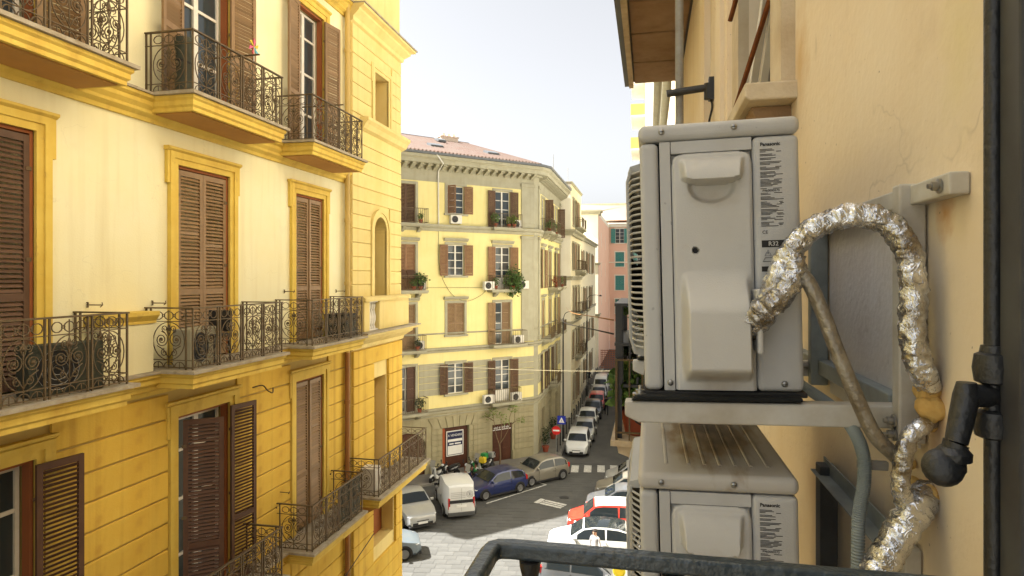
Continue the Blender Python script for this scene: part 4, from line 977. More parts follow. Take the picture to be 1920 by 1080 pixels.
m = MB(); m.tube([(3.0, 2.0, 20.9), (3.0, 2.0, 24.0)], 0.03, 5)
for k in range(6): m.tube([(2.5 + 0.04 * k, 2.0, 22.8 + k * 0.18), (3.5 - 0.04 * k, 2.0, 22.8 + k * 0.18)], 0.012, 4)
Fr.build(m, 'aerial', 'zinc')
m = MB(); m.tube([(6.0, 1.0, 20.9), (6.0, 1.0, 23.2)], 0.025, 5); m.tube([(5.6, 1.0, 23.0), (6.4, 1.0, 23.0)], 0.012, 4); Fr.build(m, 'aerial', 'zinc')
simple_house('beige_house', 'plain beige house between the white house and the street end', (-7.1, 65.2, 0), R(90), 21.5, 10, 17.0, 'cream_wall', (2.5, 6, 9.5, 13, 16.5), 4, 4.0, z0=1.0, hh=2.3,
             belts=((16.9, 0.4, 0.4), (9.0, 0.15, 0.3)), balc=((3, 0), (2, 1), (1, 0)), styles=('closed', 'open'))
t, Fr = simple_house('white_corner_house', 'bright white and salmon corner house closing the end of the street', (-9.6, 88, 0), 0.0, 2.8, 24, 21.6, 'white_wall', (1.4,), 1, 4.0, z0=0.4, hh=2.6,
             belts=((21.7, 0.5, 0.6), (14.5, 0.2, 0.3), (7.5, 0.25, 0.4)), styles=('closed',))
FS = Frame(t, 2.83, 0.02, R(90))
ops = [(c - 0.5, c + 0.5, z, z + 2.2) for c in (6, 15) for z in (8.5, 12.6, 16.8)]
FS.build(MB().wall(0, 23.9, 0, 21.0, ops, 0, 0.25), 'salmon_wall', 'salmon')
for (c0, c1, z, z1) in ops: opening(FS, (c0 + c1) / 2, z, z1, 'closed', 'shutter_tan', 0.5)
for z in [0.9 + i * 0.8 for i in range(8)]: Fr.build(MB().box(0.02, 2.85, -0.06, 0.01, z, z + 0.74), 'stucco_block', 'white_wall')
t, Fr = simple_house('salmon_house', 'salmon pink house with a teal shuttered window at the street end', (-6.75, 112, 0), 0.0, 20, 12, 21.8, 'salmon', (1.8, 5.5), 5, 4.05, z0=2.2, ww=0.75, hh=2.5,
             belts=((21.9, 0.6, 0.7), (15.2, 0.12, 0.2)), trim='white_wall', door_m='teal', styles=('closed', 'closed', 'half', 'closed', 'closed', 'closed', 'closed', 'open', 'open', 'open'))
t, Fr = simple_house('peach_house', 'pale peach house with a low tiled roof rising behind the salmon house', (-16, 128, 0), 0.0, 40, 12, 27.0, 'peach', (4, 9), 1, 4.0, z0=20, hh=2.2, belts=((27.1, 0.4, 0.3),), styles=('closed',))
Fr.build(MB().prism([(-2, 22.0), (-2, 22.4), (16.0, 22.4), (12, 24.8), (1, 25.4)], 'y', -16.0, -0.2), 'roof', 'peach')
# row on our own side beyond the machines, with a tall block of yellow balconies
simple_house('pale_row_house', 'pale rendered house on the right side behind the stacked machines', (0.52, 56, 0), R(-90), 41.6, 10, 17.5, 'white_wall', (4, 8, 12, 16, 20, 24, 28, 32), 4, 4.0, z0=1.0, hh=2.3, belts=((17.6, 0.4, 0.4),), styles=('closed', 'open', 'closed'))
t = thing('balcony_block', 'tall modern block with yellow balcony fronts on the right skyline', 'building', (-0.35, 68, 0), R(-90)); Fr = Frame(t)
Fr.build(MB().box(0, 9.5, 0, 9, 0, 33), 'wall', 'white_wall')
for i in range(10):
    z = 3.1 + i * 3.0
    Fr.build(MB().box(4.0, 9.4, -1.25, 0.02, z - 0.15, z), 'balcony', 'white_stone')
    m = MB(); m.box(4.0, 9.4, -1.27, -1.19, z + 0.002, z + 1.0); m.box(9.32, 9.4, -1.188, 0.0, z + 0.002, z + 1.0); Fr.build(m, 'balcony_front', 'far_yellow')
    Fr.build(MB().box(5.0, 8.0, -0.03, 0.0, z + 0.1, z + 2.4), 'window', 'pane')
Fr.build(MB().box(9.5, 9.62, 1.2, 2.2, 25.2, 28.0), 'shutter', 'salmon')
# ------------------------------------------------------------------ our own house wall on the right
WX = 0.48; CZ = CAM_Z
own = thing('ochre_house', 'sand coloured rendered house wall carrying the stacked air conditioners', 'building', (WX, 0, 0), R(-90))
FO = Frame(own)          # local x = -Y, y into the wall
wy0, wy1, wz0, wz1 = 2.5, 3.32, CZ + 0.68, CZ + 2.7
FO.build(MB().wall(-14.3, 1.5, 0, 24, [(-wy1, -wy0, wz0, wz1), (-9.6, -8.5, CZ - 1.9, CZ + 1.0), (-6.6, -5.6, CZ - 1.9, CZ + 1.0), (-9.6, -8.5, CZ + 3.3, CZ + 6), (-6.6, -5.6, CZ + 3.3, CZ + 6)], 0, 0.22), 'wall', 'our_wall')
FO.build(MB().quad((-14.3, 0, 0), (-14.3, 0, 24), (-14.3, 10, 24), (-14.3, 10, 0)), 'end_wall', 'our_wall')
m = MB(); m.prism([(-0.85, 24.4), (-0.85, 24.2), (-0.2, 23.9), (0.1, 23.9), (0.1, 24.4)], 'x', -14.5, 1.5); FO.build(m, 'eaves_cornice', 'our_stone')
# window with stone jambs, sill and rusty stays
m = MB(); m.box(-wy0 + 0.001, -wy0 + 0.2, -0.045, 0.02, wz0 - 0.02, wz1 + 0.2); FO.build(m, 'window_jamb', 'our_stone')
m = MB(); m.box(-wy1 - 0.24, -wy1 - 0.001, -0.05, 0.02, wz0 - 0.02, wz1 + 0.2); FO.build(m, 'window_jamb', 'our_stone')
m = MB(); m.prism([(-0.165, wz0 - 0.025), (-0.165, wz0 - 0.075), (-0.15, wz0 - 0.085), (0.02, wz0 - 0.085), (0.02, wz0 - 0.025)], 'x', -wy1 - 0.35, -wy0 + 0.23); FO.build(m, 'window_sill', 'our_stone', bevel=0.006)
m = MB(); m.prism([(-0.13, wz0 - 0.087), (-0.09, wz0 - 0.2), (0.02, wz0 - 0.26), (0.02, wz0 - 0.087)], 'x', -wy1 - 0.25, -wy0 + 0.14); FO.build(m, 'sill_bracket', 'soffit_board')
window(FO, -(wy0 + wy1) / 2, wz0, wy1 - wy0 - 0.02, wz1 - wz0, y=0.12, rows=(1, 1), material='grey_pipe')
for k, zz in enumerate((wz0 + 0.05, wz0 + 0.55, wz0 + 0.75)):
    m = MB(); m.tube([(-wy0 - 0.12, 0.06, zz + 0.62), (-wy1 + 0.1, -0.1, zz)], 0.012, 6); m.tube([(-wy1 + 0.22, -0.06, zz + 0.14), (-wy1 + 0.3, 0.06, zz + 0.08)], 0.009, 5); FO.build(m, 'window_stay', 'rust')
m = MB(); m.obox(Matrix.Translation((-2.95, 0.0, wz0 + 0.42)) @ Matrix.Rotation(R(-38), 4, 'Y'), 0.62, 0.03, 0.05); FO.build(m, 'window_stay', 'white_wood')
m = MB(); m.obox(Matrix.Translation((-2.95, 0.03, wz0 + 0.33)) @ Matrix.Rotation(R(-38), 4, 'Y'), 0.62, 0.03, 0.035); FO.build(m, 'window_stay', 'white_wood')
for (a, b, d) in ((-4.1, -3.95, 0.03), (-4.32, -4.1, 0.055), (-5.0, -4.33, 0.03), (-5.45, -5.0, 0.075)):
    m = MB(); m.box(a, b - 0.002, -d, 0.02, CZ - 2.0, CZ + 5.5); FO.build(m, 'pilaster', 'our_wall')
for (a, b) in ((-9.6, -8.5), (-6.6, -5.6)):
    for z in (CZ - 1.9, CZ + 3.3):
        shutter(FO, a, z, (b - a) / 2 - 0.01, 2.65, 0, 'L', 'shutter_dark', y=0.05, joined=True); shutter(FO, b, z, (b - a) / 2 - 0.01, 2.65, 0, 'R', 'shutter_dark', y=0.05, joined=True)
# balcony overhead: stone flags on view from below, lead-covered edge
bz = CZ + 3.07
bo = FO.build(MB().box(-10.35, -4.6, -0.80, 0.02, bz + 0.05, bz + 0.16), 'balcony', 'our_stone')
xx = -10.35; k = 0
for wd in (1.02, 1.1, 0.98, 1.15, 0.9, 0.54):
    m = MB(); m.box(xx + 0.025, xx + wd - 0.025, -0.70, -0.03, bz - 0.0, bz + 0.049); m.build('soffit_flag', 'soffit_board', bo, bevel=0.008)
    xx += wd
MB().box(-10.34, -4.61, -0.72, -0.001, bz + 0.03, bz + 0.0495).build('soffit_joint', 'soffit_joint', bo)
MB().box(-10.40, -4.56, -0.79, -0.72, bz - 0.05, bz + 0.20).build('fascia', 'our_stone', bo)
MB().box(-10.44, -4.55, -0.86, -0.792, bz - 0.01, bz + 0.24).build('flashing', 'lead', bo)
m = MB()
for zz in (0.25, 1.1): m.box(-10.3, -4.7, -0.74, -0.72, bz + zz, bz + zz + 0.02)
for i in range(40): m.box(-10.3 + i * 0.143, -10.285 + i * 0.143, -0.737, -0.723, bz + 0.16, bz + 1.1)
m.build('railing', 'iron', bo)
# neighbour balcony below eye level, moulded stone bracket
nb_z = CZ - 1.95
m = MB(); m.box(-11.0, -7.7, -0.93, 0.02, nb_z - 0.06, nb_z); no = FO.build(m, 'balcony', 'our_stone')
m = MB(); m.prism([(-0.86, nb_z - 0.061), (-0.84, nb_z - 0.16), (-0.72, nb_z - 0.2), (-0.68, nb_z - 0.34), (-0.5, nb_z - 0.42), (-0.45, nb_z - 0.5), (0.02, nb_z - 0.6), (0.02, nb_z - 0.061)], 'x', -10.8, -7.78); m.build('bracket', 'our_stone', no)
m = MB()
for zz in (0.08, 0.95): m.box(-10.95, -7.76, -0.88, -0.86, nb_z + zz, nb_z + zz + 0.02); m.box(-7.78, -7.76, -0.86, 0, nb_z + zz, nb_z + zz + 0.02)
m.build('railing', 'iron', no)
bm = cached('railing_bar_n', 'iron', lambda q: q.box(-0.009, 0.009, -0.009, 0.009, 0, 0.95))
for i in range(24): put('railing_bar', bm, no, (-10.95 + i * 0.138, -0.87, nb_z))
for i in range(6): put('railing_bar', bm, no, (-7.77, -0.86 + i * 0.15, nb_z))
# plant shelf on iron posts standing on it
sh = thing('plant_shelf', 'dark iron shelf of pots on the neighbouring balcony beside the lower machine', 'shelf', (WX - 0.86, 7.9, nb_z))
for (x, y) in ((0.02, 0.0), (0.02, 1.9), (0.62, 0.0), (0.62, 1.9)): MB().box(x - 0.04, x + 0.04, y - 0.04, y + 0.04, 0.0, 1.62).build('post', 'black_iron', sh)
for k in range(7): MB().box(0.05 + k * 0.09, 0.075 + k * 0.09, -0.02, 0.0, 0.66, 1.6).build('trellis_slat', 'black_iron', sh)
for z in (0.62, 1.12, 1.6): MB().box(-0.03, 0.66, -0.05, 1.95, z, z + 0.035).build('shelf_board', 'black_iron', sh)
for i, (y, z) in enumerate(((0.0, 0.3), (0.0, 0.85), (1.0, 0.6), (1.9, 0.9))):
    p, f = circ(0.32, z, 0.14, n=14); MB().tube([(q[0], y, q[2]) for q in p], 0.01, 5, closed=True).build('iron_ring', 'black_iron', sh)
# pole clamped to a wall arm, and the arm
pp = thing('steel_pole', 'grey steel pole with a dark coupling rising above the upper machine', 'pole', (0.215, 4.8, CZ + 1.0))
MB().tube([(0, 0, 0), (0, 0, 2.06)], 0.03, 12).build('shaft', 'grey_pipe', pp, smooth=40)
m = MB(); m.tube([(0, 0, 1.78), (0, 0, 1.8), (0, 0, 2.02), (0, 0, 2.04)], [0.036, 0.045, 0.045, 0.036], 12); m.box(-0.06, 0.06, -0.018, 0.018, 1.86, 1.93); m.build('coupling', 'black_iron', pp)
MB().tube([(0, 0, 2.06), (0, 0, 5.0)], 0.026, 10).build('upper_shaft', 'grey_pipe', pp, smooth=40)
pz = on_y(1300, 175, 4.8).z - (CZ + 1.0)
arm_ = MB(); arm_.tube([(-0.09, -0.045, pz - 0.005), (WX - 0.215, -0.045, pz + 0.03)], 0.026, 10); arm_.build('wall_arm', 'black_iron', pp, smooth=40)
m = MB(); m.box(0.2, 0.264, -0.08, -0.01, pz - 0.07, pz + 0.09); m.tube([(0.2, -0.045, pz + 0.05), (0.2, -0.045, pz - 0.06)], 0.034, 8); m.build('clamp', 'black_iron', pp)
m = MB(); m.tube(spline([(0.21, -0.05, pz - 0.05), (0.225, -0.05, pz - 0.12), (0.2, -0.05, pz - 0.25), (0.19, -0.05, pz - 0.5)], 5), 0.008, 5); m.build('wire', 'cable', pp)

# ------------------------------------------------------------------ the two machines
D_, W_, H_ = 0.298, 0.80, 0.535
def condenser(label, loc, dirty, grille_z=(0.07, 0.47)):
    t = thing('air_conditioner', label, 'air conditioner', loc, group='air conditioners stacked on the wall', rot=(0, -0.022, 0))
    lid_h = 0.034
    # core and casing: y=0 is the end turned to us
    MB().box(0.008, D_ - 0.008, 0.03, W_ - 0.008, 0.012, H_ - 0.02).build('core', 'ac_dark', t)
    m = MB(); m.box(0, 0.036, 0, W_, 0.006, H_ - lid_h - 0.002); m.build('front_casing', 'ac_paint', t, bevel=0.011, seg=4)
    m = MB(); m.box(0.0385, 0.0595, 0.0015, 0.05, 0.006, H_ - lid_h - 0.002); m.build('corner_strip', 'ac_paint', t, bevel=0.0015)
    m = MB(); m.box(0.2135, D_, 0.0, W_, 0.006, H_ - lid_h - 0.002); m.build('side_panel', 'ac_paint', t, bevel=0.011, seg=4)
    m = MB(); m.box(0.0605, 0.2125, 0.003, 0.04, 0.475, H_ - lid_h - 0.002); m.build('side_panel', 'ac_paint', t, bevel=0.001)
    m = MB(); m.box(-0.002, D_ + 0.002, -0.003, W_ + 0.002, H_ - lid_h, H_); m.build('lid', 'ac_lid_dirty' if dirty else 'ac_paint', t, bevel=0.014, seg=5)
    if dirty:
        for i, xr in enumerate((0.055, 0.1, 0.132, 0.162, 0.192, 0.222, 0.255)):
            MB().prism([(xr - 0.0045, H_ - 0.001), (xr - 0.002, H_ + 0.0018), (xr + 0.002, H_ + 0.0018), (xr + 0.0045, H_ - 0.001)], 'y', 0.07, W_ - 0.07).build('lid_rib', 'ac_lid_dirty', t)
    m = MB(); m.box(-0.004, D_ + 0.004, -0.004, W_ + 0.004, -0.004, 0.005); m.build('base_tray', 'ac_dark', t, bevel=0.002)
    # valve cover: relief surface with a grab handle above and a bulged pipe hood below
    x0, x1, z0, z1 = 0.0610, 0.2120, 0.008, 0.474
    NX, NZ = 72, 190; vs = []; fs = []
    def relief(x, z):
        u = (x - x0) / (x1 - x0); d = 0.0
        e = min(x - x0, x1 - x, z1 - z); d -= 0.006 * (1 - smooth01(e / 0.006))
        # rounded upper corners fall away
        for cx in (x0 + 0.022, x1 - 0.022):
            if (x - cx) * (1 if cx > (x0 + x1) / 2 else -1) > 0 and z > z1 - 0.022:
                r = math.hypot(x - cx, z - (z1 - 0.022)); d -= 0.012 * smooth01((r - 0.019) / 0.006)
        if dirty: hb, ht = 0.388, 0.462
        else: hb, ht = 0.412, 0.462
        half = lerp(0.058, 0.064, (z - hb) / (ht - hb)); c = (x0 + x1) / 2 + 0.0
        a = 1 - smooth01((abs(x - c) - half + 0.012) / 0.012)
        sag = 0.010 * (abs(x - c) / half) ** 4
        if hb + sag < z <= ht: d += a * 0.036 * (1 - ((z - hb - sag) / (ht - hb - sag)) ** 1.6) ** 0.6 * smooth01((z - hb - sag) / 0.004)
        el = ((x - c) / 0.047) ** 2 + ((z - hb + 0.004) / 0.036) ** 2
        if z < hb + sag and el < 1: d -= 0.016 * smooth01((1 - el) * 2.2)
        # lower hood
        if not dirty or True:
            top, bot = 0.245, 0.022; xa, xb = x0 + 0.012, x1 - 0.004
            if bot < z < top and xa < x < xb:
                ex = smooth01(min(x - xa, xb - x) / 0.015); ez = smooth01((top - z) / 0.085) * smooth01((z - bot) / 0.036)
                d += 0.062 * ex * ez
        if math.hypot(x - 0.1035, z - 0.282) < 0.0062: d -= 0.012
        return d
    for j in range(NZ + 1):
        for i in range(NX + 1):
            x = lerp(x0, x1, i / NX); z = lerp(z0, z1, j / NZ); vs.append((x, -0.001 - relief(x, z), z))
    for j in range(NZ):
        for i in range(NX): a = j * (NX + 1) + i; fs.append((a, a + 1, a + NX + 2, a + NX + 1))
    m = MB(); m.add(vs, fs)
    MB.build(m, 'valve_cover', 'ac_cover', t, smooth=50)
    MB().lathe([(0.0, 0.0), (0.0055, 0.001), (0.0055, 0.003)], 10, Matrix.Translation((0.1035, 0.009, 0.282)) @ Matrix.Rotation(R(90), 4, 'X')).build('hole_screw', 'ac_dark', t)
    m = MB(); m.box(0.2065, 0.2165, -0.058, 0.001, 0.085, 0.205); m.build('hood_flange', 'ac_cover', t, bevel=0.004, seg=3)
    sc = cached('screw_head', 'screw', lambda q: q.lathe([(0.0062, 0), (0.0062, 0.0012), (0.0055, 0.0028), (0.003, 0.0042), (0.0008, 0.0045)], 14), smooth=40)
    for (x, z) in ((0.043, H_ - 0.017), (0.18, H_ - 0.016), (0.05, 0.022), (0.262, 0.022)):
        s = put('screw', sc, t, (x, -0.0035 if z > 0.4 else -0.0005, z), rot=(R(90), 0, 0))
        MB().box(-0.0042, 0.0042, -0.0007, 0.0007, 0.0042, 0.0048).build('slot', 'ac_dark', s); 
    # fan guard on the street side: bulging bars
    g0, g1 = grille_z; ya, yb = 0.09, 0.56
    gb = cached(('grille_bar', 1), 'ac_white', lambda q: q.tube([(0.0, ya, 0), (-0.018, ya + 0.03, 0), (-0.028, ya + 0.1, 0), (-0.032, (ya + yb) / 2, 0), (-0.028, yb - 0.1, 0), (-0.018, yb - 0.03, 0), (0.0, yb, 0)], 0.0026, 5))
    n = 30
    for i in range(n): put('grille_bar', gb, t, (0.0, 0, lerp(g0 + 0.012, g1 - 0.012, i / (n - 1))))
    m = MB()
    for y in (ya + 0.03, ya + 0.12, (ya + yb) / 2, yb - 0.12): m.tube([(-0.02, y, g0), (-0.029, y, g0 + 0.03), (-0.029, y, g1 - 0.03), (-0.02, y, g1)], 0.0035, 5)
    m.build('grille_rib', 'ac_white', t)
    m = MB(); m.prism([(0.0, g1 - 0.008), (-0.028, g1 - 0.008), (-0.023, g1 + 0.006), (0.0, g1 + 0.012)], 'y', ya + 0.04, yb - 0.04); m.build('grille_rim', 'ac_white', t)
    m = MB(); m.prism([(0.0, g0 + 0.008), (-0.028, g0 + 0.008), (-0.023, g0 - 0.006), (0.0, g0 - 0.012)], 'y', ya + 0.04, yb - 0.04); m.build('grille_rim', 'ac_white', t)
    MB().lathe([(0.2, 0.0), (0.2, 0.004)], 32, Matrix.Translation((-0.0005, 0.33, 0.27)) @ Matrix.Rotation(R(-90), 4, 'Y')).build('fan_opening', 'ac_dark', t)
    for k in range(3):
        MB().obox(Matrix.Translation((-0.012, 0.33, 0.27)) @ Matrix.Rotation(k * 2 * PI / 3 + 0.3, 4, 'X') @ Matrix.Translation((0, 0, 0.095)) @ Matrix.Rotation(R(25), 4, 'Z'), 0.003, 0.085, 0.15).build('fan_blade', 'ac_dark', t, bevel=0.001)
    # rating label printed on the panel
    yl = -0.0006; lx0, lx1 = 0.2265, 0.2685
    lb = MB(); z = 0.476 - lid_h * 0.0
    put('maker_name', text_mesh('Panasonic', 0.0092, 'ink', 0.0, 0.00035), t, ((lx0 + lx1) / 2 - 0.002, yl, 0.482), rot=(R(90), 0, 0))
    z = 0.472; r2 = random.Random(3)
    groups = (3, 2, 2, 3, 3, 5, 6, 4, 3, 5, 5, 3, 4)
    for gi, gn in enumerate(groups):
        for k in range(gn):
            if z < 0.318: break
            L = r2.uniform(0.4, 1.0) * (lx1 - lx0); two = r2.random() < 0.45
            hgt = 0.0011
            if gi == 7 and k == 1:
                put('serial_number', text_mesh('P960000573', 0.0062, 'ink', 0.0, 0.0001), t, ((lx0 + lx1) / 2 - 0.002, yl, z - 0.0012), rot=(R(90), 0, 0)); z -= 0.0062; continue
            if two:
                a = lx0; b = lx0 + (lx1 - lx0) * r2.uniform(0.25, 0.5); lb.box(a, b, yl - 0.0001, yl + 0.0001, z, z + hgt)
                b2_ = lx1 - r2.uniform(0, 0.004); lb.box(b2_ - (lx1 - lx0) * r2.uniform(0.15, 0.38), b2_, yl - 0.0001, yl + 0.0001, z, z + hgt)
            else: lb.box(lx0, lx0 + L, yl - 0.0001, yl + 0.0001, z, z + hgt)
            z -= 0.00245
        z -= 0.0024
    o = lb.build('label_print', 'ink', t); o['kind'] = 'stuff'
    put('mark', text_mesh('CE', 0.0085, 'ink', 0.0, 0.0001), t, (lx0 + 0.0065, yl, 0.313), rot=(R(90), 0, 0))
    lb = MB(); lb.box(lx0, lx1 + 0.001, yl - 0.0001, yl + 0.0001, 0.284, 0.2975); lb.build('refrigerant_band', 'ink', t)
    put('refrigerant_name', text_mesh('R32', 0.0115, 'ac_cover', 0.0, 0.0002), t, ((lx0 + lx1) / 2, yl - 0.0005, 0.2905), rot=(R(90), 0, 0))
    for zz in (0.268, 0.222):
        tr = [(lx0 + 0.005, zz), (lx0 + 0.017, zz), (lx0 + 0.011, zz + 0.011)]
        m = MB(); m.tube([(a, yl, b) for a, b in tr], 0.0006, 4, closed=True); m.tube([(lx0 + 0.011, yl, zz + 0.003), (lx0 + 0.011, yl, zz + 0.0075)], 0.0007, 4); m.build('warning_triangle', 'ink', t)
    m = MB(); m.tube([(lx0 + 0.001, yl, 0.257), (lx0 + 0.016, yl, 0.257), (lx0 + 0.021, yl, 0.264), (lx0 + 0.006, yl, 0.264)], 0.0007, 4, closed=True); m.build('warning_frame', 'ink', t)
    MB().box(lx0 - 0.001, lx0 + 0.02, yl - 0.0001, yl + 0.0001, 0.2375, 0.2475).build('caution_band', 'ink', t)
    return t
AX, AY = -0.008, 1.305
UZ = CZ - 0.2315
condenser('upper beige air conditioner with a bulged hood and foil pipe', (AX, AY, UZ), False)
LZ = CZ - 0.390 - H_
condenser('lower beige air conditioner with brown dirt on its ribbed lid', (AX, AY, LZ), True)
for zc, lab in ((UZ, 'upper'), (LZ, 'lower')):
    pass
# feet / rubber pads under the upper machine
def bracket(label, z, near_m, dark=False):
    t = thing('wall_bracket', label, 'bracket', (WX, AY, z), group='steel brackets under the machines')
    return t
ub = bracket('pale steel bracket of square tube under the upper machine', UZ + 0.002, 'bracket_paint')
T = -0.022
for k, y in enumerate((0.0, 0.63)):
    m = MB(); m.prism([(-0.527, -0.527 * 0.022 * 1.0 - 0.004), (-0.012, -0.004), (-0.012, -0.046), (-0.50, -0.057), (-0.527, -0.045)], 'y', y - 0.02, y + 0.02); m.build('arm', 'bracket_paint', ub, bevel=0.004, seg=3)
    m = MB(); m.box(-0.048, -0.004, y - 0.055, y - 0.0205, -0.065, 0.395); m.build('upright', 'bracket_paint' if k == 0 else 'bracket_grey', ub, bevel=0.004, seg=2)
    m = MB(); m.prism([(-0.515, -0.012), (-0.505, -0.002), (-0.2, 0.0045), (-0.2, -0.0035)], 'y', y - 0.03, y + 0.05); m.build('rubber_pad', 'rubber', ub, bevel=0.003)
    m = MB(); m.lathe([(0.016, 0), (0.016, 0.004), (0.009, 0.005), (0.009, 0.011), (0.004, 0.012), (0.004, 0.02)], 12, Matrix.Translation((-0.497, y, -0.006))); m.build('foot_bolt', 'screw', ub)
m = MB(); m.box(-0.030, -0.001, -0.205, 0.85, 0.357, 0.392); m.build('wall_rail', 'bracket_paint', ub, bevel=0.003)
m = MB(); m.box(-0.032, -0.001, -0.20, 0.9, -0.03, 0.004); 
m = MB(); m.box(-0.03, -0.001, 0.05, 0.9, -0.035, 0.005); m.build('wall_rail', 'bracket_grey', ub, bevel=0.003)
bolt = cached('anchor_bolt', 'screw', lambda q: (q.lathe([(0.012, 0), (0.012, 0.003), (0.0075, 0.004), (0.0075, 0.012), (0.004, 0.0125), (0.004, 0.018)], 10)), smooth=40)
for (y, z) in ((-0.175, 0.374), (-0.04, -0.028), (-0.04, -0.052), (0.6, -0.015)): put('anchor_bolt', bolt, ub, (-0.031 if z > 0.1 else -0.05, y, z), rot=(0, R(-90), 0))
MB().box(-0.0035, 0.0, -0.02, 0.56, -0.08, 0.35).build('grey_wall_patch', 'patch_grey', ub)  # grey painted patch of the wall, added as a thin sheet
# lower bracket
lbk = bracket('dark steel bracket with a diagonal angle bar behind the lower machine', LZ - 0.012, 'bracket_dark')
za = on_x(1550, 872, WX - 0.03); zb_ = on_x(1668, 1005, WX - 0.03)
yy = za.y - AY; zt = za.z - (LZ - 0.012)
MB().box(-0.05, -0.008, yy - 0.02, yy + 0.03, -0.06, zt).build('upright', 'bracket_dark', lbk, bevel=0.003)
a = Vector((-0.032, yy - 0.02, zt - 0.01)); b = Vector((-0.02, zb_.y - AY, zb_.z - (LZ - 0.012)))
dd = (b - a); ang_ = math.atan2(dd.z, dd.y)
m = MB(); m.obox(Matrix.Translation((a + b) / 2) @ Matrix.Rotation(ang_, 4, 'X'), 0.004, dd.length + 0.12, 0.045); m.obox(Matrix.Translation((a + b) / 2 + Vector((-0.017, 0.0, -0.014))) @ Matrix.Rotation(ang_, 4, 'X'), 0.034, dd.length + 0.12, 0.004); m.build('diagonal', 'bracket_grey', lbk, bevel=0.001)
for k, y in enumerate((0.0, 0.63)): MB().box(-0.52, -0.012, y - 0.02, y + 0.02, -0.046, -0.004).build('arm', 'bracket_paint', lbk, bevel=0.004)
c1 = on_x(1700, 1040, WX - 0.02)
MB().box(-0.03, -0.002, c1.y - AY - 0.02, c1.y - AY + 0.02, -0.06, c1.z - LZ + 0.03).build('upright', 'bracket_paint', lbk, bevel=0.003)
# ------------------------------------------------------------------ pipes
def crinkled(name, label, cat, pts, r, material='foil', k=14, amp=0.16, n=18, freq=60, seed=0):
    P = spline(pts, k); m = MB(); rs = r if isinstance(r, list) else None
    m.tube(P, 1.0 if False else 0.01, n)
    # rebuild with noisy radius
    m = MB(); ctr = []
    t = MB(); t.tube(P, 1.0, n)
    vs = []
    cnt = len(P)
    for i, v in enumerate(t.v[:cnt * n]):
        c = P[i // n]; d = (Vector(v) - c).normalized()
        rr = lerp(r[0], r[1], (i // n) / (cnt - 1)) if isinstance(r, (list, tuple)) else r
        q = c + d * rr
        sw = (i // n) / 11.0 + (i % n) / n; rr *= 1 + (0.05 * (sw - math.floor(sw)) if material == 'foil' else 0.0)
        f = noise.noise(q * freq + Vector((seed, 0, 0))) * 0.6 + noise.noise(q * freq * 2.3 + Vector((0, seed, 5))) * 0.55
        ridge = abs(noise.noise(q * freq * 1.4 + Vector((9, seed, 2))))
        jit = noise.noise_vector(q * freq * 1.1 + Vector((3, 1, seed))) * (rr * amp * 0.9) if material == 'foil' else Vector()
        vs.append(c + d * rr * (1 + amp * (f - ridge * 0.9 + 0.2)) + jit)
    m.add(vs, t.f)
    o = m.build(name, material, None, smooth=(45 if material == 'foil' else 38))
    base = Vector(P[0]); 
    return tag(o, label, cat)
def P3(px, py, Y): return on_y(px, py, Y)
crinkled('foil_pipe', 'crinkled silver foil pipe looping up from the upper machine to the wall', 'pipe',
         [P3(1398, 622, 1.285), P3(1432, 592, 1.255), P3(1452, 535, 1.25), P3(1484, 470, 1.245), P3(1532, 425, 1.235), P3(1598, 405, 1.225), P3(1660, 415, 1.215), P3(1700, 465, 1.205), P3(1713, 540, 1.195), P3(1711, 620, 1.19), P3(1724, 685, 1.19), P3(1744, 722, 1.215)], 0.0205, k=34, n=30, amp=0.17, freq=58)
crinkled('foil_pipe', 'short silver foil bend bunched against the bulged hood', 'pipe', [P3(1396, 606, 1.275), P3(1440, 575, 1.24), P3(1470, 545, 1.232), P3(1488, 512, 1.235), P3(1490, 480, 1.24)], (0.024, 0.018), k=30, n=28, amp=0.2, freq=60, seed=4)
crinkled('insulated_pipe', 'thin brown taped pipe branching from the foil loop down the wall', 'pipe',
         [P3(1484, 508, 1.236), P3(1512, 524, 1.23), P3(1542, 585, 1.22), P3(1572, 665, 1.21), P3(1606, 745, 1.205), P3(1640, 815, 1.205), P3(1682, 858, 1.215)], 0.0128, 'tape_brown', k=14, n=14, amp=0.06, freq=50, seed=2)
crinkled('foil_pipe', 'narrow foil pipe coming out of the wall foam below the loop', 'pipe', [P3(1752, 778, 1.24), P3(1728, 800, 1.2), P3(1702, 826, 1.19), P3(1692, 870, 1.19), P3(1690, 915, 1.19), P3(1698, 945, 1.2)], 0.0145, k=18, n=16, amp=0.16, freq=75, seed=7)
crinkled('foil_pipe', 'thick foil pipe slanting down at the bottom right corner', 'pipe', [P3(1742, 925, 1.25), P3(1716, 958, 1.2), P3(1688, 1000, 1.19), P3(1655, 1055, 1.18), P3(1625, 1110, 1.17)], 0.025, k=26, n=24, amp=0.16, freq=55, seed=11)
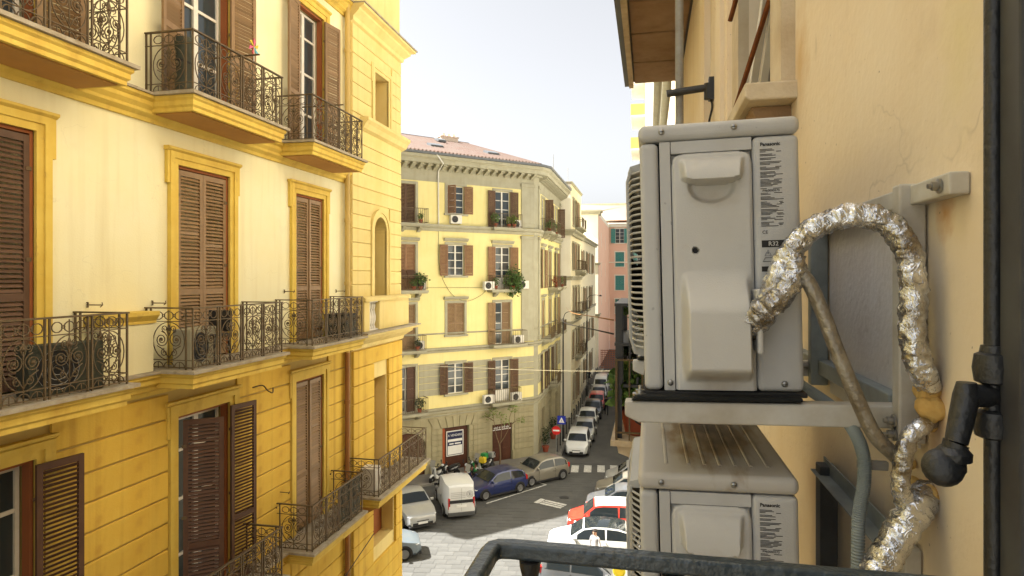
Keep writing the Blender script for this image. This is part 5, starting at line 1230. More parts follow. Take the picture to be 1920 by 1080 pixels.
# ribbed grey conduit
P = spline([P3(1500, 720, 1.5), P3(1560, 762, 1.4), P3(1596, 800, 1.3), P3(1618, 850, 1.25), P3(1620, 905, 1.24), P3(1610, 975, 1.24), P3(1608, 1090, 1.24)], 40)
m = MB(); m.tube(P, [0.0098 if (i // 1) % 2 else 0.0118 for i in range(len(P))], 12)
tag(m.build('flexible_conduit', 'conduit', None, smooth=25), 'ribbed grey plastic conduit hanging between the two machines and the wall', 'conduit')
cl = on_y(1636, 872, 1.26)
tag(MB().obox(Matrix.Translation(cl), 0.05, 0.012, 0.016).build('conduit_clip', 'zinc', None, bevel=0.002), 'small metal clip holding the grey conduit to the wall', 'clip')
def blob(label, pts, rr, mt='foam'):
    m = MB()
    for (px, py, Y), r in zip(pts, rr):
        c = on_y(px, py, Y); t = MB(); t.lathe([(math.sin(PI * i / 10) * r + 1e-4, -math.cos(PI * i / 10) * r) for i in range(11)], 14)
        m.add([c + Vector(v) * (1 + 0.35 * noise.noise((c + Vector(v)) * 55)) for v in t.v], t.f)
    return tag(m.build('foam_seal', mt, None, smooth=True), label, 'foam')
def wallp(px, py): q = on_x(px, py, WX - 0.012); return (px, py, q.y)
blob('yellow foam sealing the wall hole under the foil loop', [wallp(1742, 735), wallp(1748, 765), wallp(1740, 792)], (0.022, 0.024, 0.017))
blob('yellow foam lump where the lower foil pipe leaves the wall', [wallp(1735, 935), wallp(1722, 958), wallp(1712, 905), wallp(1706, 870)], (0.027, 0.024, 0.013, 0.011))
# ------------------------------------------------------------------ our railing and door leaf
RY, RXL, RZ = 1.0, -0.245, CZ - 0.434
rl = thing('balcony_railing', 'black painted iron balcony rail crossing the bottom of the view', 'railing', (RXL, RY, CZ - 1.47))
h = RZ - (CZ - 1.47)
m = MB()
pth = [Vector(v) for v in ((0.0, -1.2, h), (0.0, -0.03, h), (0.003, -0.012, h), (0.012, -0.003, h), (0.03, 0.0, h), (WX - RXL, 0.0, h))]
m.tube(pth, 0.0185, 4); m.build('top_rail', 'rail_paint', rl, bevel=0.006, seg=3, smooth=30)
for i, (x, y) in enumerate([(0.28 + 0.22 * k, 0.0) for k in range(-1, 3)] + [(0.0, -0.2 - 0.22 * k) for k in range(4)]):
    q = MB(); q.tube([(x, y, 0), (x, y, h - 0.01)], 0.009, 8); q.lathe([(0.01, h - 0.075), (0.02, h - 0.068), (0.022, h - 0.055), (0.012, h - 0.045), (0.016, h - 0.03), (0.018, h - 0.015)], 10, Matrix.Translation((x, y, 0))); q.build('baluster', 'black_iron', rl, smooth=40)
MB().tube([(0.0, -1.2, 0.1), (0.0, 0, 0.1), (WX - RXL, 0, 0.1)], 0.009, 6).build('bottom_rail', 'black_iron', rl)
FO.build(MB().box(-1.08, 1.4, -(WX - RXL) - 0.06, 0.02, CZ - 1.55, CZ - 1.47), 'balcony', 'our_stone')
# door leaf folded back against the wall, with its bolt
dx, dy0 = 0.362, 0.758
dl = thing('door_leaf', 'dark brown door leaf folded against the wall at the right edge', 'door', (dx, dy0, CZ - 1.45))
MB().box(0.0, 0.05, -0.62, 0.0, 0, 2.9).build('leaf', 'leaf_frame', dl, bevel=0.006)
MB().box(-0.008, -0.0002, -0.045, -0.004, 0.02, 2.88).build('edge_bead', 'leaf_edge', dl, bevel=0.004)
MB().box(-0.014, -0.0003, -0.6, -0.09, 0.3, 2.7).build('raised_panel', 'leaf_frame', dl, bevel=0.01)
bt = thing('bolt_handle', 'black iron espagnolette bolt with a swinging handle on the right edge door', 'door bolt', (dx - 0.012, dy0 - 0.002, CZ - 1.45))
def loc3(px, py, Y): return on_y(px, py, Y) - Vector((dx - 0.012, dy0 - 0.002, CZ - 1.45))
Yb = dy0 + 0.004
a = loc3(1866, -40, Yb); b = loc3(1858, 1120, Yb)
xm_ = (a.x + b.x) / 2
MB().tube([(xm_, 0.006, 0.0), (xm_, 0.006, 2.85)], 0.0084, 12).build('rod', 'black_iron', bt, smooth=40)
def ring(z, hh, r):
    q = MB(); q.lathe([(0.011, z - hh / 2), (r * 0.9, z - hh * 0.42), (r, z), (r * 0.9, z + hh * 0.42), (0.011, z + hh / 2)], 16, Matrix.Translation((xm_, 0.006, 0)))
    q.box(xm_, xm_ + 0.03, -0.004, 0.016, z - hh * 0.4, z + hh * 0.4)
    return q
for py, hh, r in ((690, 0.034, 0.0185), (795, 0.03, 0.018), (662, 0.016, 0.0125)): ring(loc3(1860, py, Yb).z, hh, r).build('guide', 'black_iron', bt, smooth=45)
zt_ = loc3(1800, 742, Yb - 0.01).z
m = MB()
h0 = loc3(1862, 742, Yb); h1 = loc3(1812, 742, Yb - 0.01); h2 = loc3(1793, 830, Yb - 0.02); h3 = loc3(1783, 855, Yb - 0.02)
m.tube([h0, (h0 + h1) / 2, h1 + Vector((0.0, 0, 0))], [0.0118, 0.0122, 0.0122], 10)
m.tube([h1 + Vector((0, 0, 0.014)), h1, (h1 + h2) / 2, h2], [0.009, 0.0125, 0.0118, 0.0105], 12)
m.lathe([(0.010, -0.008), (0.0165, -0.006), (0.0172, 0.002), (0.012, 0.008)], 14, Matrix.Translation(h3 + Vector((0.002, 0, 0.002))))
m.tube([h2, h3, h3 - Vector((0.004, 0, 0.01))], [0.012, 0.0105, 0.010], 10)
m.build('handle', 'black_iron', bt, smooth=45)
kb = loc3(1768, 876, Yb - 0.025)
m = MB(); m.lathe([(math.sin(PI * i / 12) * 0.0195 + 1e-4, -math.cos(PI * i / 12) * 0.0135) for i in range(13)], 20, Matrix.Translation(kb) @ Matrix.Rotation(R(-35), 4, 'Y') @ Matrix.Rotation(R(70), 4, 'X')); m.build('knob', 'black_iron', bt, smooth=True)
m = MB(); m.tube([kb + Vector((0.01, 0, 0.0)), h3 + Vector((0.004, 0, -0.008))], [0.0115, 0.0105], 12); m.build('knob_neck', 'black_iron', bt, smooth=True)
# ------------------------------------------------------------------ vehicles
STY = {  # top line from nose to tail (fraction of length, fraction of height), belt height, cabin from/to
    'hatch': dict(top=[(0, .36), (.012, .46), (.05, .52), (.14, .575), (.25, .63), (.33, .78), (.42, .945), (.52, .995), (.66, 1.0), (.80, .97), (.885, .90), (.95, .72), (.985, .56), (1, .40)], cab=(4, 12), belt=.60, ws=(4, 6), rw=(10, 12), roof=(6, 10)),
    'sedan': dict(top=[(0, .38), (.012, .48), (.05, .54), (.16, .60), (.27, .66), (.34, .80), (.43, .955), (.52, 1.0), (.64, .985), (.74, .90), (.82, .76), (.88, .70), (.97, .64), (1, .42)], cab=(4, 11), belt=.63, ws=(4, 6), rw=(8, 10), roof=(6, 8)),
    'city': dict(top=[(0, .34), (.012, .44), (.04, .50), (.12, .55), (.20, .60), (.28, .78), (.36, .945), (.46, .99), (.66, 1.0), (.84, .985), (.93, .93), (.965, .74), (.99, .56), (1, .36)], cab=(4, 12), belt=.57, ws=(4, 6), rw=(10, 12), roof=(6, 10)),
    'van': dict(top=[(0, .28), (.012, .37), (.04, .42), (.11, .46), (.19, .51), (.26, .70), (.34, .90), (.42, .97), (.60, 1.0), (.86, .995), (.955, .985), (.975, .93), (.99, .60), (1, .30)], cab=(4, 12), belt=.50, ws=(4, 6), rw=(10, 12), roof=(6, 10)),
}
def car(name, label, cat, pos, heading, paint, style='hatch', L=3.9, Wd=1.68, H=1.48, group=None, roof=None, z=0.016, van=False, rear_glass=True, detail=True):
    """vehicle with its nose along local +x, standing on its wheels at the origin"""
    t = thing(name, label, cat, (pos[0], pos[1], z), heading, group)
    st = STY[style]; top = st['top']; n = len(top); lo = 0.17
    secs = []
    for i, (s, zt) in enumerate(top):
        x = L / 2 - s * L; zt = zt * H
        e = min(s, 1 - s); wb = Wd / 2 * (0.80 + 0.20 * smooth01(e / 0.10)) * (1.0 if s > 0.3 else 0.96 + 0.04 * s / 0.3)
        belt = st['belt'] * H
        cab = zt > belt + 0.03
        f = (zt - belt) / (H - belt) if cab else 0
        zl = lo + (0.10 if e < 0.02 else 0.0)
        if cab: wt = wb * lerp(0.93, 0.885 if van else 0.76, f); zb_, zs = belt, zt - 0.05 * f
        else: wt = wb * 0.80; zb_, zs = zt - 0.05, zt - 0.012
        secs.append([(0, zl), (wb * 0.86, zl), (wb * 0.985, zl + 0.10), (wb, max(zl + 0.14, min(0.38 * H, zb_ - 0.06))), (wb * 0.965, zb_), (wt, zs), (wt * 0.6, lerp(zs, zt, 0.8)), (0, zt), x])
    m = MB(); K = 8; vs = []; fs = []
    for sct in secs:
        x = sct[8]; pts = sct[:8]
        ring = [(x, p[0], p[1]) for p in pts] + [(x, -p[0], p[1]) for p in pts[6:0:-1]]
        vs += ring
    R_ = 14
    for i in range(n - 1):
        for j in range(R_):
            j2 = (j + 1) % R_; fs.append((i * R_ + j, i * R_ + j2, (i + 1) * R_ + j2, (i + 1) * R_ + j))
    fs.append(tuple(range(R_ - 1, -1, -1))); fs.append(tuple((n - 1) * R_ + j for j in range(R_)))
    m.add(vs, fs)
    bd = m.build('body', paint, t, smooth=32)
    def P(i, k, sg=1): sc = secs[i]; return Vector((sc[8], sg * sc[k][0], sc[k][1]))
    def sidep(i, f, sg): return P(i, 4, sg).lerp(P(i, 5, sg), f)
    out = 0.008
    # side glass, split by a pillar
    c0, c1 = st['cab']
    mid = (c0 + c1) // 2
    for sg in (-1, 1):
        spans = [(c0 + 1, mid), (mid, c1 - 1)]
        if van: spans = [(c0 + 1, c0 + 3)]
        for (a, b) in spans:
            q = MB(); up = []; dn = []
            for i in range(a, b + 1):
                fa = 0.10 if i > c0 else 0.05
                A = sidep(i, 0.08, sg); B = sidep(i, 0.86, sg)
                dx_ = -0.03 if i == a else (0.03 if i == b else 0.0)
                nrm = Vector((0, sg, 0.25)).normalized()
                dn.append(A + nrm * out + Vector((dx_, 0, 0))); up.append(B + nrm * out + Vector((dx_ * 1.5, 0, 0)))
            k = len(up); q.add(dn + up, [(i, i + 1, k + i + 1, k + i) if sg < 0 else (i, k + i, k + i + 1, i + 1) for i in range(k - 1)])
            q.build('side_window', 'car_glass', t)
    def strip(a, b, nm, mt, inset, off):
        q = MB(); rows = []
        for i in (a, b):
            rows.append([P(i, 5, -1), P(i, 6, -1), P(i, 7), P(i, 6, 1), P(i, 5, 1)])
        def sub(i0, i1):
            vv = []
            for f in (i0, i1):
                for g in (inset, 0.28, 0.5, 0.72, 1 - inset):
                    u = g * 4; k = min(3, int(u)); vv.append(rows[0][k].lerp(rows[0][k + 1], u - k).lerp(rows[1][k].lerp(rows[1][k + 1], u - k), f))
            return vv
        vv = sub(0.10, 0.90); nrm = ((vv[7] - vv[2]).cross(vv[4] - vv[0])).normalized(); nrm = nrm if nrm.z > 0 else -nrm
        vv = [v + nrm * off for v in vv]
        q.add(vv, [(i, i + 1, i + 6, i + 5) for i in range(4)]); q.build(nm, mt, t)
    # windscreen spans two loft cells, take them together through the middle station
    strip(st['ws'][0], st['ws'][1], 'windscreen', 'car_glass', 0.06, 0.03)
    if rear_glass: strip(st['rw'][0], st['rw'][1], 'rear_window', 'car_glass', 0.08, 0.03)
    if roof:
        q = MB(); a, b = st['roof']; vv = []; kk = b - a + 1
        for i in range(a, b + 1): vv += [P(i, k, sg) + Vector((0, 0, 0.012)) + Vector((0, sg * 0.004, 0)) for (k, sg) in ((5, -1), (6, -1), (7, 1), (6, 1), (5, 1))]
        q.add(vv, [(i * 5 + j, i * 5 + j + 1, (i + 1) * 5 + j + 1, (i + 1) * 5 + j) for i in range(kk - 1) for j in range(4)]); q.build('roof_panel', roof, t, smooth=True)
    # wheels
    r = 0.30 if H < 1.6 else 0.31
    ty = cached(('wheel', r), 'tyre', lambda q: q.lathe([(r * 0.62, -0.085), (r * 0.93, -0.085), (r, -0.06), (r, 0.06), (r * 0.93, 0.085), (r * 0.62, 0.085)], 22), smooth=40)
    rm = cached(('rim', r), 'rim', lambda q: (q.lathe([(r * 0.64, 0.06), (r * 0.60, 0.082), (r * 0.54, 0.07), (r * 0.5, 0.05), (0.01, 0.05)], 20), [q.obox(Matrix.Rotation(k * 2 * PI / 5, 4, 'Z') @ Matrix.Translation((r * 0.32, 0, 0.062)), r * 0.5, 0.06, 0.02) for k in range(5)], q.lathe([(0.05, 0.05), (0.05, 0.08), (0.01, 0.085)], 10)))
    ar = cached(('wheel_arch', r), 'plastic', lambda q: q.prism([(r * 1.2 * math.cos(a_), r * 1.2 * math.sin(a_)) for a_ in [PI * i / 14 for i in range(15)]] + [(-r * 1.2, -0.12), (r * 1.2, -0.12)], 'y', -0.2, 0.0))
    fx, rx = L / 2 - 0.19 * L, -L / 2 + 0.185 * L
    for x in (fx, rx):
        for sg in (-1, 1):
            i = min(range(n), key=lambda k: abs(secs[k][8] - x)); wy = secs[i][3][0]
            put('wheel_arch', ar, t, (x, sg * (wy + 0.004) + (0 if sg > 0 else 0.2) - (0.0), r), scale=(1, 1, 1)) if False else put('wheel_arch', ar, t, (x, wy + 0.006 if sg > 0 else -wy - 0.006 + 0.2, r))
            w_ = put('wheel', ty, t, (x, sg * (wy - 0.062), r), rot=(R(-90) * sg, 0, 0))
            put('rim', rm, w_, (0, 0, 0.03))
    # lamps, plates, mirrors, bumper grille, sills
    hl = cached(('headlight', style), 'lamp_clear', lambda q: q.lathe([(math.sin(PI * i / 8) * 0.5 + 1e-3, -math.cos(PI * i / 8) * 0.5) for i in range(9)], 12), smooth=True)
    tl = cached(('tail_light', style), 'lamp_red', lambda q: q.box(-0.5, 0.5, -0.5, 0.5, -0.5, 0.5))
    for sg in (-1, 1):
        a = P(2, 4, sg); put('headlight', hl, t, (a.x - 0.04, a.y - sg * 0.12, a.z - 0.055), rot=(0, 0, sg * R(-24)), scale=(0.27, 0.30, 0.12))
        b = P(n - 3, 4, sg)
        if van: o = put('tail_light', tl, t, (-L / 2 + 0.08, sg * (P(n - 2, 3)[1] - 0.035), H * 0.47), scale=(0.12, 0.10, 0.55))
        else: o = put('tail_light', tl, t, (-L / 2 + 0.12, sg * (P(n - 2, 3)[1] - 0.05), H * 0.56), rot=(0, 0, sg * R(-16)), scale=(0.16, 0.2, 0.24), bevel=0)
        md = secs[st['ws'][0]][8]
        MB().obox(Matrix.Translation((md - 0.22, sg * (Wd / 2 + 0.05), st['belt'] * H + 0.10)), 0.11, 0.19, 0.13).build('mirror', paint if not van else 'plastic', t, bevel=0.03, seg=2)
        MB().box(-L * 0.30, L * 0.29, *sorted((sg * (Wd / 2 - 0.10), sg * (Wd / 2 - 0.006))), 0.155, 0.235).build('sill', 'plastic', t)
        MB().obox(Matrix.Translation((secs[mid][8] + 0.05, sg * (Wd / 2 + 0.004), 0.49 * H)), 0.17, 0.03, 0.035).build('door_handle', paint, t)
        for xx in (secs[c0 + 1][8] - 0.02, secs[mid][8], ):
            MB().box(xx - 0.004, xx + 0.004, *sorted((sg * (Wd / 2 - 0.05), sg * (Wd / 2 + 0.0015))), 0.27, st['belt'] * H - 0.03).build('door_seam', 'plastic', t)
    MB().box(L / 2 - 0.10, L / 2 + 0.012, -Wd * 0.30, Wd * 0.30, 0.265, 0.40).build('grille', 'plastic', t, bevel=0.02); MB().box(L / 2 - 0.10, L / 2 + 0.008, -0.3, 0.3, 0.455, 0.50).build('grille', 'plastic', t, bevel=0.01)
    MB().box(L / 2 - 0.02, L / 2 + 0.022, -0.24, 0.24, 0.33, 0.43).build('number_plate', 'plate', t)
    MB().box(-L / 2 - 0.012, -L / 2 + 0.02, -0.26, 0.26, H * 0.36 if van else 0.44, H * 0.36 + 0.11 if van else 0.55).build('number_plate', 'plate', t)
    MB().box(L / 2 - 0.12, L / 2 + 0.02, -Wd * 0.40, Wd * 0.40, 0.17, 0.245).build('bumper', 'plastic', t, bevel=0.02)
    MB().box(-L / 2 - 0.03, -L / 2 + 0.12, -Wd * 0.42, Wd * 0.42, 0.19, 0.40 if van else 0.30).build('bumper', 'plastic' if not van else 'car_grey', t, bevel=0.03)
    return t
def hd(x, y): return math.atan2(y, x)
PK = 'cars parked round the square'
car('parked_car', 'light blue small car half hidden behind the yellow palazzo corner', 'car', (-11.95, 26.75), hd(.88, .42), 'car_sky', 'hatch', 3.9, 1.66, 1.42, PK)
car('parked_car', 'grey saloon with chrome grille parked behind the light blue car', 'car', (-12.2, 31.6), hd(.62, -.78), 'car_silver', 'sedan', 4.15, 1.74, 1.45, PK)
p = (on_z(866, 978).x * 0.5 + on_z(833, 926).x * 0.5, on_z(866, 978).y * 0.5 + on_z(833, 926).y * 0.5)
van = car('delivery_van', 'white delivery van seen from behind with red tail lamps', 'van', (-10.35, 33.45), hd(-.46, .89), 'car_white', 'van', 3.95, 1.68, 1.78, PK, van=True, rear_glass=False)
m = MB(); pth, _ = circ(0, 0, 0.17, n=24); m.tube([(q[0], q[2], 0) for q in pth], 0.008, 4, closed=True); pth, _ = circ(0, 0, 0.11, n=20); m.tube([(q[0], q[2], 0) for q in pth], 0.006, 4, closed=True); m.box(-0.02, 0.02, -0.07, 0.07, -0.004, 0.004)
m.build('round_emblem', 'car_grey', van, (-3.95 / 2 + 0.035, -0.44, 1.28), rot=(R(90), 0, R(90)))
for i in range(4): MB().box(-0.002, 0.002, -0.2, 0.55, 0, 0.018).build('lettering_line', 'car_silver', van, (-3.95 / 2 + 0.012, 0.0, 1.12 + i * 0.09))
MB().box(-0.012, 0.0, -0.62, 0.62, 0.0, 0.16).build('handle_strip', 'plastic', van, (-3.95 / 2 - 0.004, 0.0, 0.86))
MB().box(-0.012, 0.004, -0.003, 0.003, 0.42, 1.62).build('door_seam', 'plastic', van, (-3.95 / 2 + 0.004, 0.0, 0))
car('parked_car', 'dark blue hatchback parked behind the white van', 'car', (-8.72, 36.05), hd(-.68, -.73), 'car_blue', 'hatch', 3.75, 1.66, 1.42, PK)
car('parked_car', 'bronze grey hatchback parked nearest the pedestrian crossing', 'car', (-6.62, 38.95), hd(-.68, -.73), 'car_bronze', 'hatch', 3.8, 1.64, 1.45, PK)
RK = 'cars parked nose out on the right'
car('parked_car', 'red small car with a white roof in the right row', 'car', (-2.1, 31.95), hd(-1, -.10), 'car_red', 'city', 3.75, 1.68, 1.48, RK, roof='car_white')
car('parked_car', 'white car with a dark glass roof in the sunlit right row', 'car', (-2.55, 29.1), hd(-1, -.08), 'car_white', 'hatch', 3.95, 1.72, 1.48, RK, roof='car_glass')
car('parked_car', 'grey hatchback nearest to us below the black railing', 'car', (-2.3, 25.75), hd(1, -.10), 'car_grey', 'hatch', 4.0, 1.72, 1.48, RK)
car('parked_car', 'dark grey car parked just beyond the red car', 'car', (-1.4, 34.5), hd(-1, -.06), 'car_grey', 'hatch', 3.8, 1.68, 1.45, RK)
car('parked_car', 'bronze car second beyond the red car in the right row', 'car', (-1.1, 36.8), hd(-1, -.05), 'car_bronze', 'hatch', 3.8, 1.68, 1.45, RK)
car('parked_car', 'silver car farthest up the right row beside the crossing', 'car', (-0.75, 39.0), hd(-1, -.03), 'car_silver', 'city', 3.7, 1.66, 1.48, RK)
SK = 'cars in the file along the narrow street'
row = [('white small car heading the file behind the zebra crossing', 'car_white', 'city', 1.5), ('silver car second in the file behind the white small car', 'car_silver', 'hatch', 1.42), ('white hatchback third in the file down the street', 'car_white', 'hatch', 1.45),
       ('black car fourth in the file in front of the red one', 'car_black', 'hatch', 1.45), ('red car in the file down the narrow street', 'car_red', 'city', 1.45), ('pale silver car behind the red car in the file', 'car_silver', 'hatch', 1.45),
       ('white van farthest along the file of cars', 'car_white', 'van', 1.85), ('grey car at the far end of the file', 'car_grey', 'hatch', 1.45)]
for i, (lb_, pt, sy, hh) in enumerate(row):
    car('parked_car' if sy != 'van' else 'parked_van', lb_, 'car' if sy != 'van' else 'van', (-4.98 + (0.0, 0.1, -0.05, 0.05, 0.1, 0.0, -0.1, 0)[i], 46.1 + i * 3.92 + (0.7 if i > 6 else 0)), hd(0.02, -1), pt, sy, 3.62 if sy != 'van' else 4.1, 1.62, hh, SK)

# ------------------------------------------------------------------ scooters and motorbikes
def scooter(label, pos, heading, paint, box=None, z=0.016, screen=False):
    t = thing('scooter', label, 'scooter', (pos[0], pos[1], z), heading, 'two wheelers by the lemon palazzo')
    ty = cached('scooter_wheel', 'tyre', lambda q: q.lathe([(0.12, -0.05), (0.22, -0.055), (0.25, -0.03), (0.25, 0.03), (0.22, 0.055), (0.12, 0.05)], 16), smooth=40)
    for x in (0.62, -0.6):
        w_ = put('wheel', ty, t, (x, 0, 0.25), rot=(R(90), 0, 0)); put('rim', cached('scooter_rim', 'rim', lambda q: q.lathe([(0.125, -0.04), (0.03, -0.055), (0.03, 0.055), (0.125, 0.04)], 12)), w_)
    def loft(nm, mt, st, sm=True):
        vs = []; fs = []; n = 10
        for (x, zc, w, h_) in st:
            for j in range(n): a = 2 * PI * j / n; vs.append((x, w * math.cos(a), zc + h_ * math.sin(a)))
        for i in range(len(st) - 1):
            for j in range(n): fs.append((i * n + j, i * n + (j + 1) % n, (i + 1) * n + (j + 1) % n, (i + 1) * n + j))
        fs.append(tuple(range(n - 1, -1, -1))); fs.append(tuple((len(st) - 1) * n + j for j in range(n)))
        q = MB(); q.add(vs, fs); return q.build(nm, mt, t, smooth=True)
    loft('tail', paint, [(0.05, 0.55, 0.10, 0.10), (-0.2, 0.58, 0.17, 0.17), (-0.55, 0.62, 0.17, 0.15), (-0.85, 0.72, 0.08, 0.06)])
    loft('saddle', 'seat', [(0.12, 0.74, 0.10, 0.04), (-0.1, 0.76, 0.15, 0.06), (-0.5, 0.82, 0.15, 0.06), (-0.78, 0.84, 0.09, 0.04)])
    loft('front_mudguard', paint, [(0.40, 0.42, 0.05, 0.05), (0.58, 0.53, 0.09, 0.06), (0.80, 0.42, 0.06, 0.05)])
    m = MB(); m.prism([(0.30, 0.24), (0.42, 0.30), (0.52, 0.95), (0.44, 0.98), (0.36, 0.55), (0.05, 0.34), (0.05, 0.24)], 'y', -0.17, 0.17); m.build('leg_shield', paint, t, bevel=0.05, seg=2)
    m = MB(); m.tube([(0.62, 0, 0.25), (0.46, 0, 0.98)], 0.03, 8); m.build('fork', 'plastic', t)
    m = MB(); m.tube([(0.36, -0.34, 1.04), (0.45, -0.18, 1.05), (0.47, 0, 1.02), (0.45, 0.18, 1.05), (0.36, 0.34, 1.04)], 0.018, 6); m.build('handlebar', 'plastic', t)
    loft('headlight', 'lamp_clear', [(0.46, 0.98, 0.10, 0.08), (0.56, 0.96, 0.09, 0.07), (0.58, 0.955, 0.05, 0.04)])
    for sg in (-1, 1): MB().tube([(0.42, sg * 0.22, 1.05), (0.38, sg * 0.3, 1.22)], [0.012, 0.045], 8).build('mirror', 'plastic', t)
    if screen: MB().obox(Matrix.Translation((0.56, 0, 1.22)) @ Matrix.Rotation(R(-18), 4, 'Y'), 0.012, 0.38, 0.42).build('windscreen', 'pane_curtain', t, bevel=0.01)
    if box: MB().box(-1.08, -0.72, -0.2, 0.2, 0.86, 1.2).build('top_box', box, t, bevel=0.04)
    MB().tube([(-0.05, 0.1, 0.3), (-0.1, 0.25, 0.02)], 0.014, 5).build('stand', 'plastic', t)
    return t
fo = (0.70, -0.71)
for (px, py, lb_, pt, bx_, an, sc) in ((822, 903, 'white and black scooter with windscreen left of the garage', 'car_white', None, 250, True), (842, 899, 'black scooter beside the white one left of the garage', 'car_black', None, 235, False), (882, 897, 'brown scooter right of the garage poster', 'moto_brown', None, 255, False),
                                       (893, 892, 'green scooter right of the garage door', 'moto_green', 'moto_green', 250, False), (905, 889, 'white scooter beside the green one', 'car_white', 'car_silver', 245, True), (916, 886, 'black scooter with a yellow top box by the thin tree', 'car_black', 'moto_yellow', 80, False),
                                       (890, 912, 'white scooter with a blue shield behind the blue hatchback', 'car_blue', None, 240, True)):
    q = on_z(px, py); scooter(lb_, (q.x, q.y), R(an), pt, bx_, screen=sc)
# ------------------------------------------------------------------ small machines, plants, street furniture, people
def small_ac(label, loc, rz, w=0.78, d=0.29, h=0.55, shelf=True, group='small condensers on the facades', mt='white_wood'):
    t = thing('air_conditioner', label, 'air conditioner', loc, rz, group)
    put('case', cached(('case', w, h, mt), mt, lambda q: q.box(-w / 2, w / 2, -d, 0, 0, h)), t, bevel=0.015)
    put('fan_opening', cached(('fano', h), 'ac_dark', lambda q: q.lathe([(h * 0.4, 0), (h * 0.4, 0.006)], 20, Matrix.Translation((-w * 0.14, -d - 0.001, h / 2)) @ Matrix.Rotation(R(90), 4, 'X'))), t)
    gm = cached(('fang', h), 'zinc', lambda q: [q.tube([(x - w * 0.14, -d - 0.012, zz) for x, _, zz in circ(0, h / 2, h * 0.4 * k / 4, n=16)[0]], 0.004, 3, closed=True) for k in range(1, 5)])
    put('fan_guard', gm, t)
    if shelf: put('shelf_bracket', cached(('acs', w), 'zinc', lambda q: [q.prism([(0.02, -0.03), (-d, -0.03), (-d, 0), (0.02, 0), (0.02, -0.03)][:4], 'x', sg * w * 0.35 - 0.02, sg * w * 0.35 + 0.02) for sg in (-1, 1)]), t)
    return t
def onA(x, y, z): a, b = rotp(x, y, A2); return (C2.x + a, C2.y + b, z)
small_ac('white air conditioner under the top floor middle window', onA(CB - 0.1, -0.03, 15.95), A2)
small_ac('white air conditioner left of the bushy third floor balcony', onA(CC - 1.35, -0.35, G3 - 0.02), A2)
small_ac('white air conditioner right of the bushy third floor balcony', onA(CC + 1.35, -0.35, G3 + 0.02), A2)
small_ac('grey air conditioner at the right end of the second floor balcony', onA(CC + 1.05, -0.2, G2 + 0.01), A2, shelf=False)
small_ac('white air conditioner left of the first floor balcony', onA(CC - 1.35, -0.3, G1 + 0.05), A2)
small_ac('grey air conditioner on the right of the first floor balcony', onA(CC + 0.85, -0.25, G1 + 0.003), A2, shelf=False)
small_ac('narrow white air conditioner beside the round shrub on the third floor', onA(CA + 0.95, -0.1, G3 + 0.002), A2, w=0.5, shelf=False)
small_ac('air conditioner on the left second floor balcony', onA(CA + 0.85, -0.1, G2 + 0.002), A2, w=0.5, shelf=False)
small_ac('white air conditioner at the right end of the top floor balcony', onA(CC + 1.0, -0.15, G4 - 0.018), A2, w=0.5, shelf=False)
small_ac('dark backed air conditioner on the nearest left balcony at eye level', (LX + 0.42, 6.55, L1 + 0.003), R(75), w=0.85, h=0.6, shelf=False, mt='tarp')
small_ac('pale air conditioner on the middle balcony of the yellow palazzo', (LX + 0.34, 8.95, L1 + 0.003), R(100), w=0.8, h=0.6, shelf=False, mt='stone_grey')
small_ac('grey air conditioner on top of the dark plant shelf', (WX - 0.36, 8.6, nb_z + 1.637), R(-90), h=0.35, w=0.6, shelf=False)

def foliage(mb, c, rx, ry, rz_, n, size, r=rnd, droop=0.0):
    for _ in range(n):
        while True:
            v = Vector((r.uniform(-1, 1), r.uniform(-1, 1), r.uniform(-1, 1)))
            if v.length < 1 and (v.length > 0.35 or r.random() < 0.3): break
        p = Vector(c) + Vector((v.x * rx, v.y * ry, v.z * rz_)) * (0.8 + 0.25 * noise.noise(v * 2.3 + Vector(c)))
        d = Vector((r.gauss(0, 1), r.gauss(0, 1), r.gauss(0, 0.6) - droop)).normalized(); s = d.orthogonal().normalized()
        s.rotate(Matrix.Rotation(r.uniform(0, 6.28), 3, d)); L = size * r.uniform(0.6, 1.3); w = L * 0.32; nn = d.cross(s) * (w * 0.25)
        mb.add([p, p + d * L * 0.5 + s * w, p + d * L, p + d * L * 0.5 - s * w, p + d * L * 0.5 + nn], [(0, 1, 4), (1, 2, 4), (2, 3, 4), (3, 0, 4)])
def plant(label, loc, R_=0.35, h=0.5, n=180, size=0.1, mt='leaves', pot='terracotta', pr=0.14, ph=0.24, group='potted plants on balconies', rx=None, hang=0.0, z=0.0):
    t = thing('potted_plant', label, 'plant', loc, 0, group)
    put('pot', cached(('pot', pr, ph, pot), pot, lambda q: q.lathe([(pr * 0.7, 0), (pr * 0.95, ph * 0.85), (pr * 1.08, ph * 0.86), (pr * 1.08, ph), (pr * 0.92, ph), (pr * 0.9, ph * 0.92)], 14), smooth=40), t)
    m = MB(); foliage(m, (0, 0, ph + h * 0.45 - hang), rx or R_, R_, h * 0.55 + hang, n, size, droop=0.3 if hang else 0.0); o = m.build('foliage', mt, t); o['kind'] = 'stuff'
    m = MB()
    for k in range(4): m.tube([(0, 0, ph * 0.9), (rnd.uniform(-.1, .1), rnd.uniform(-.1, .1), ph + h * 0.3), (rnd.uniform(-.2, .2), rnd.uniform(-.15, .15), ph + h * 0.7)], 0.008, 4)
    m.build('stems', 'bark', t)
    return t
plant('big leafy plant spilling over the third floor balcony of the lemon palazzo', onA(CC + 0.5, -0.55, G3 + 0.002), 0.6, 1.5, 700, 0.18, hang=0.4, rx=0.85)
plant('second bushy plant at the right of the spilling one', onA(CC + 0.95, -0.5, G3 + 0.002), 0.5, 1.1, 320, 0.16, hang=0.3)
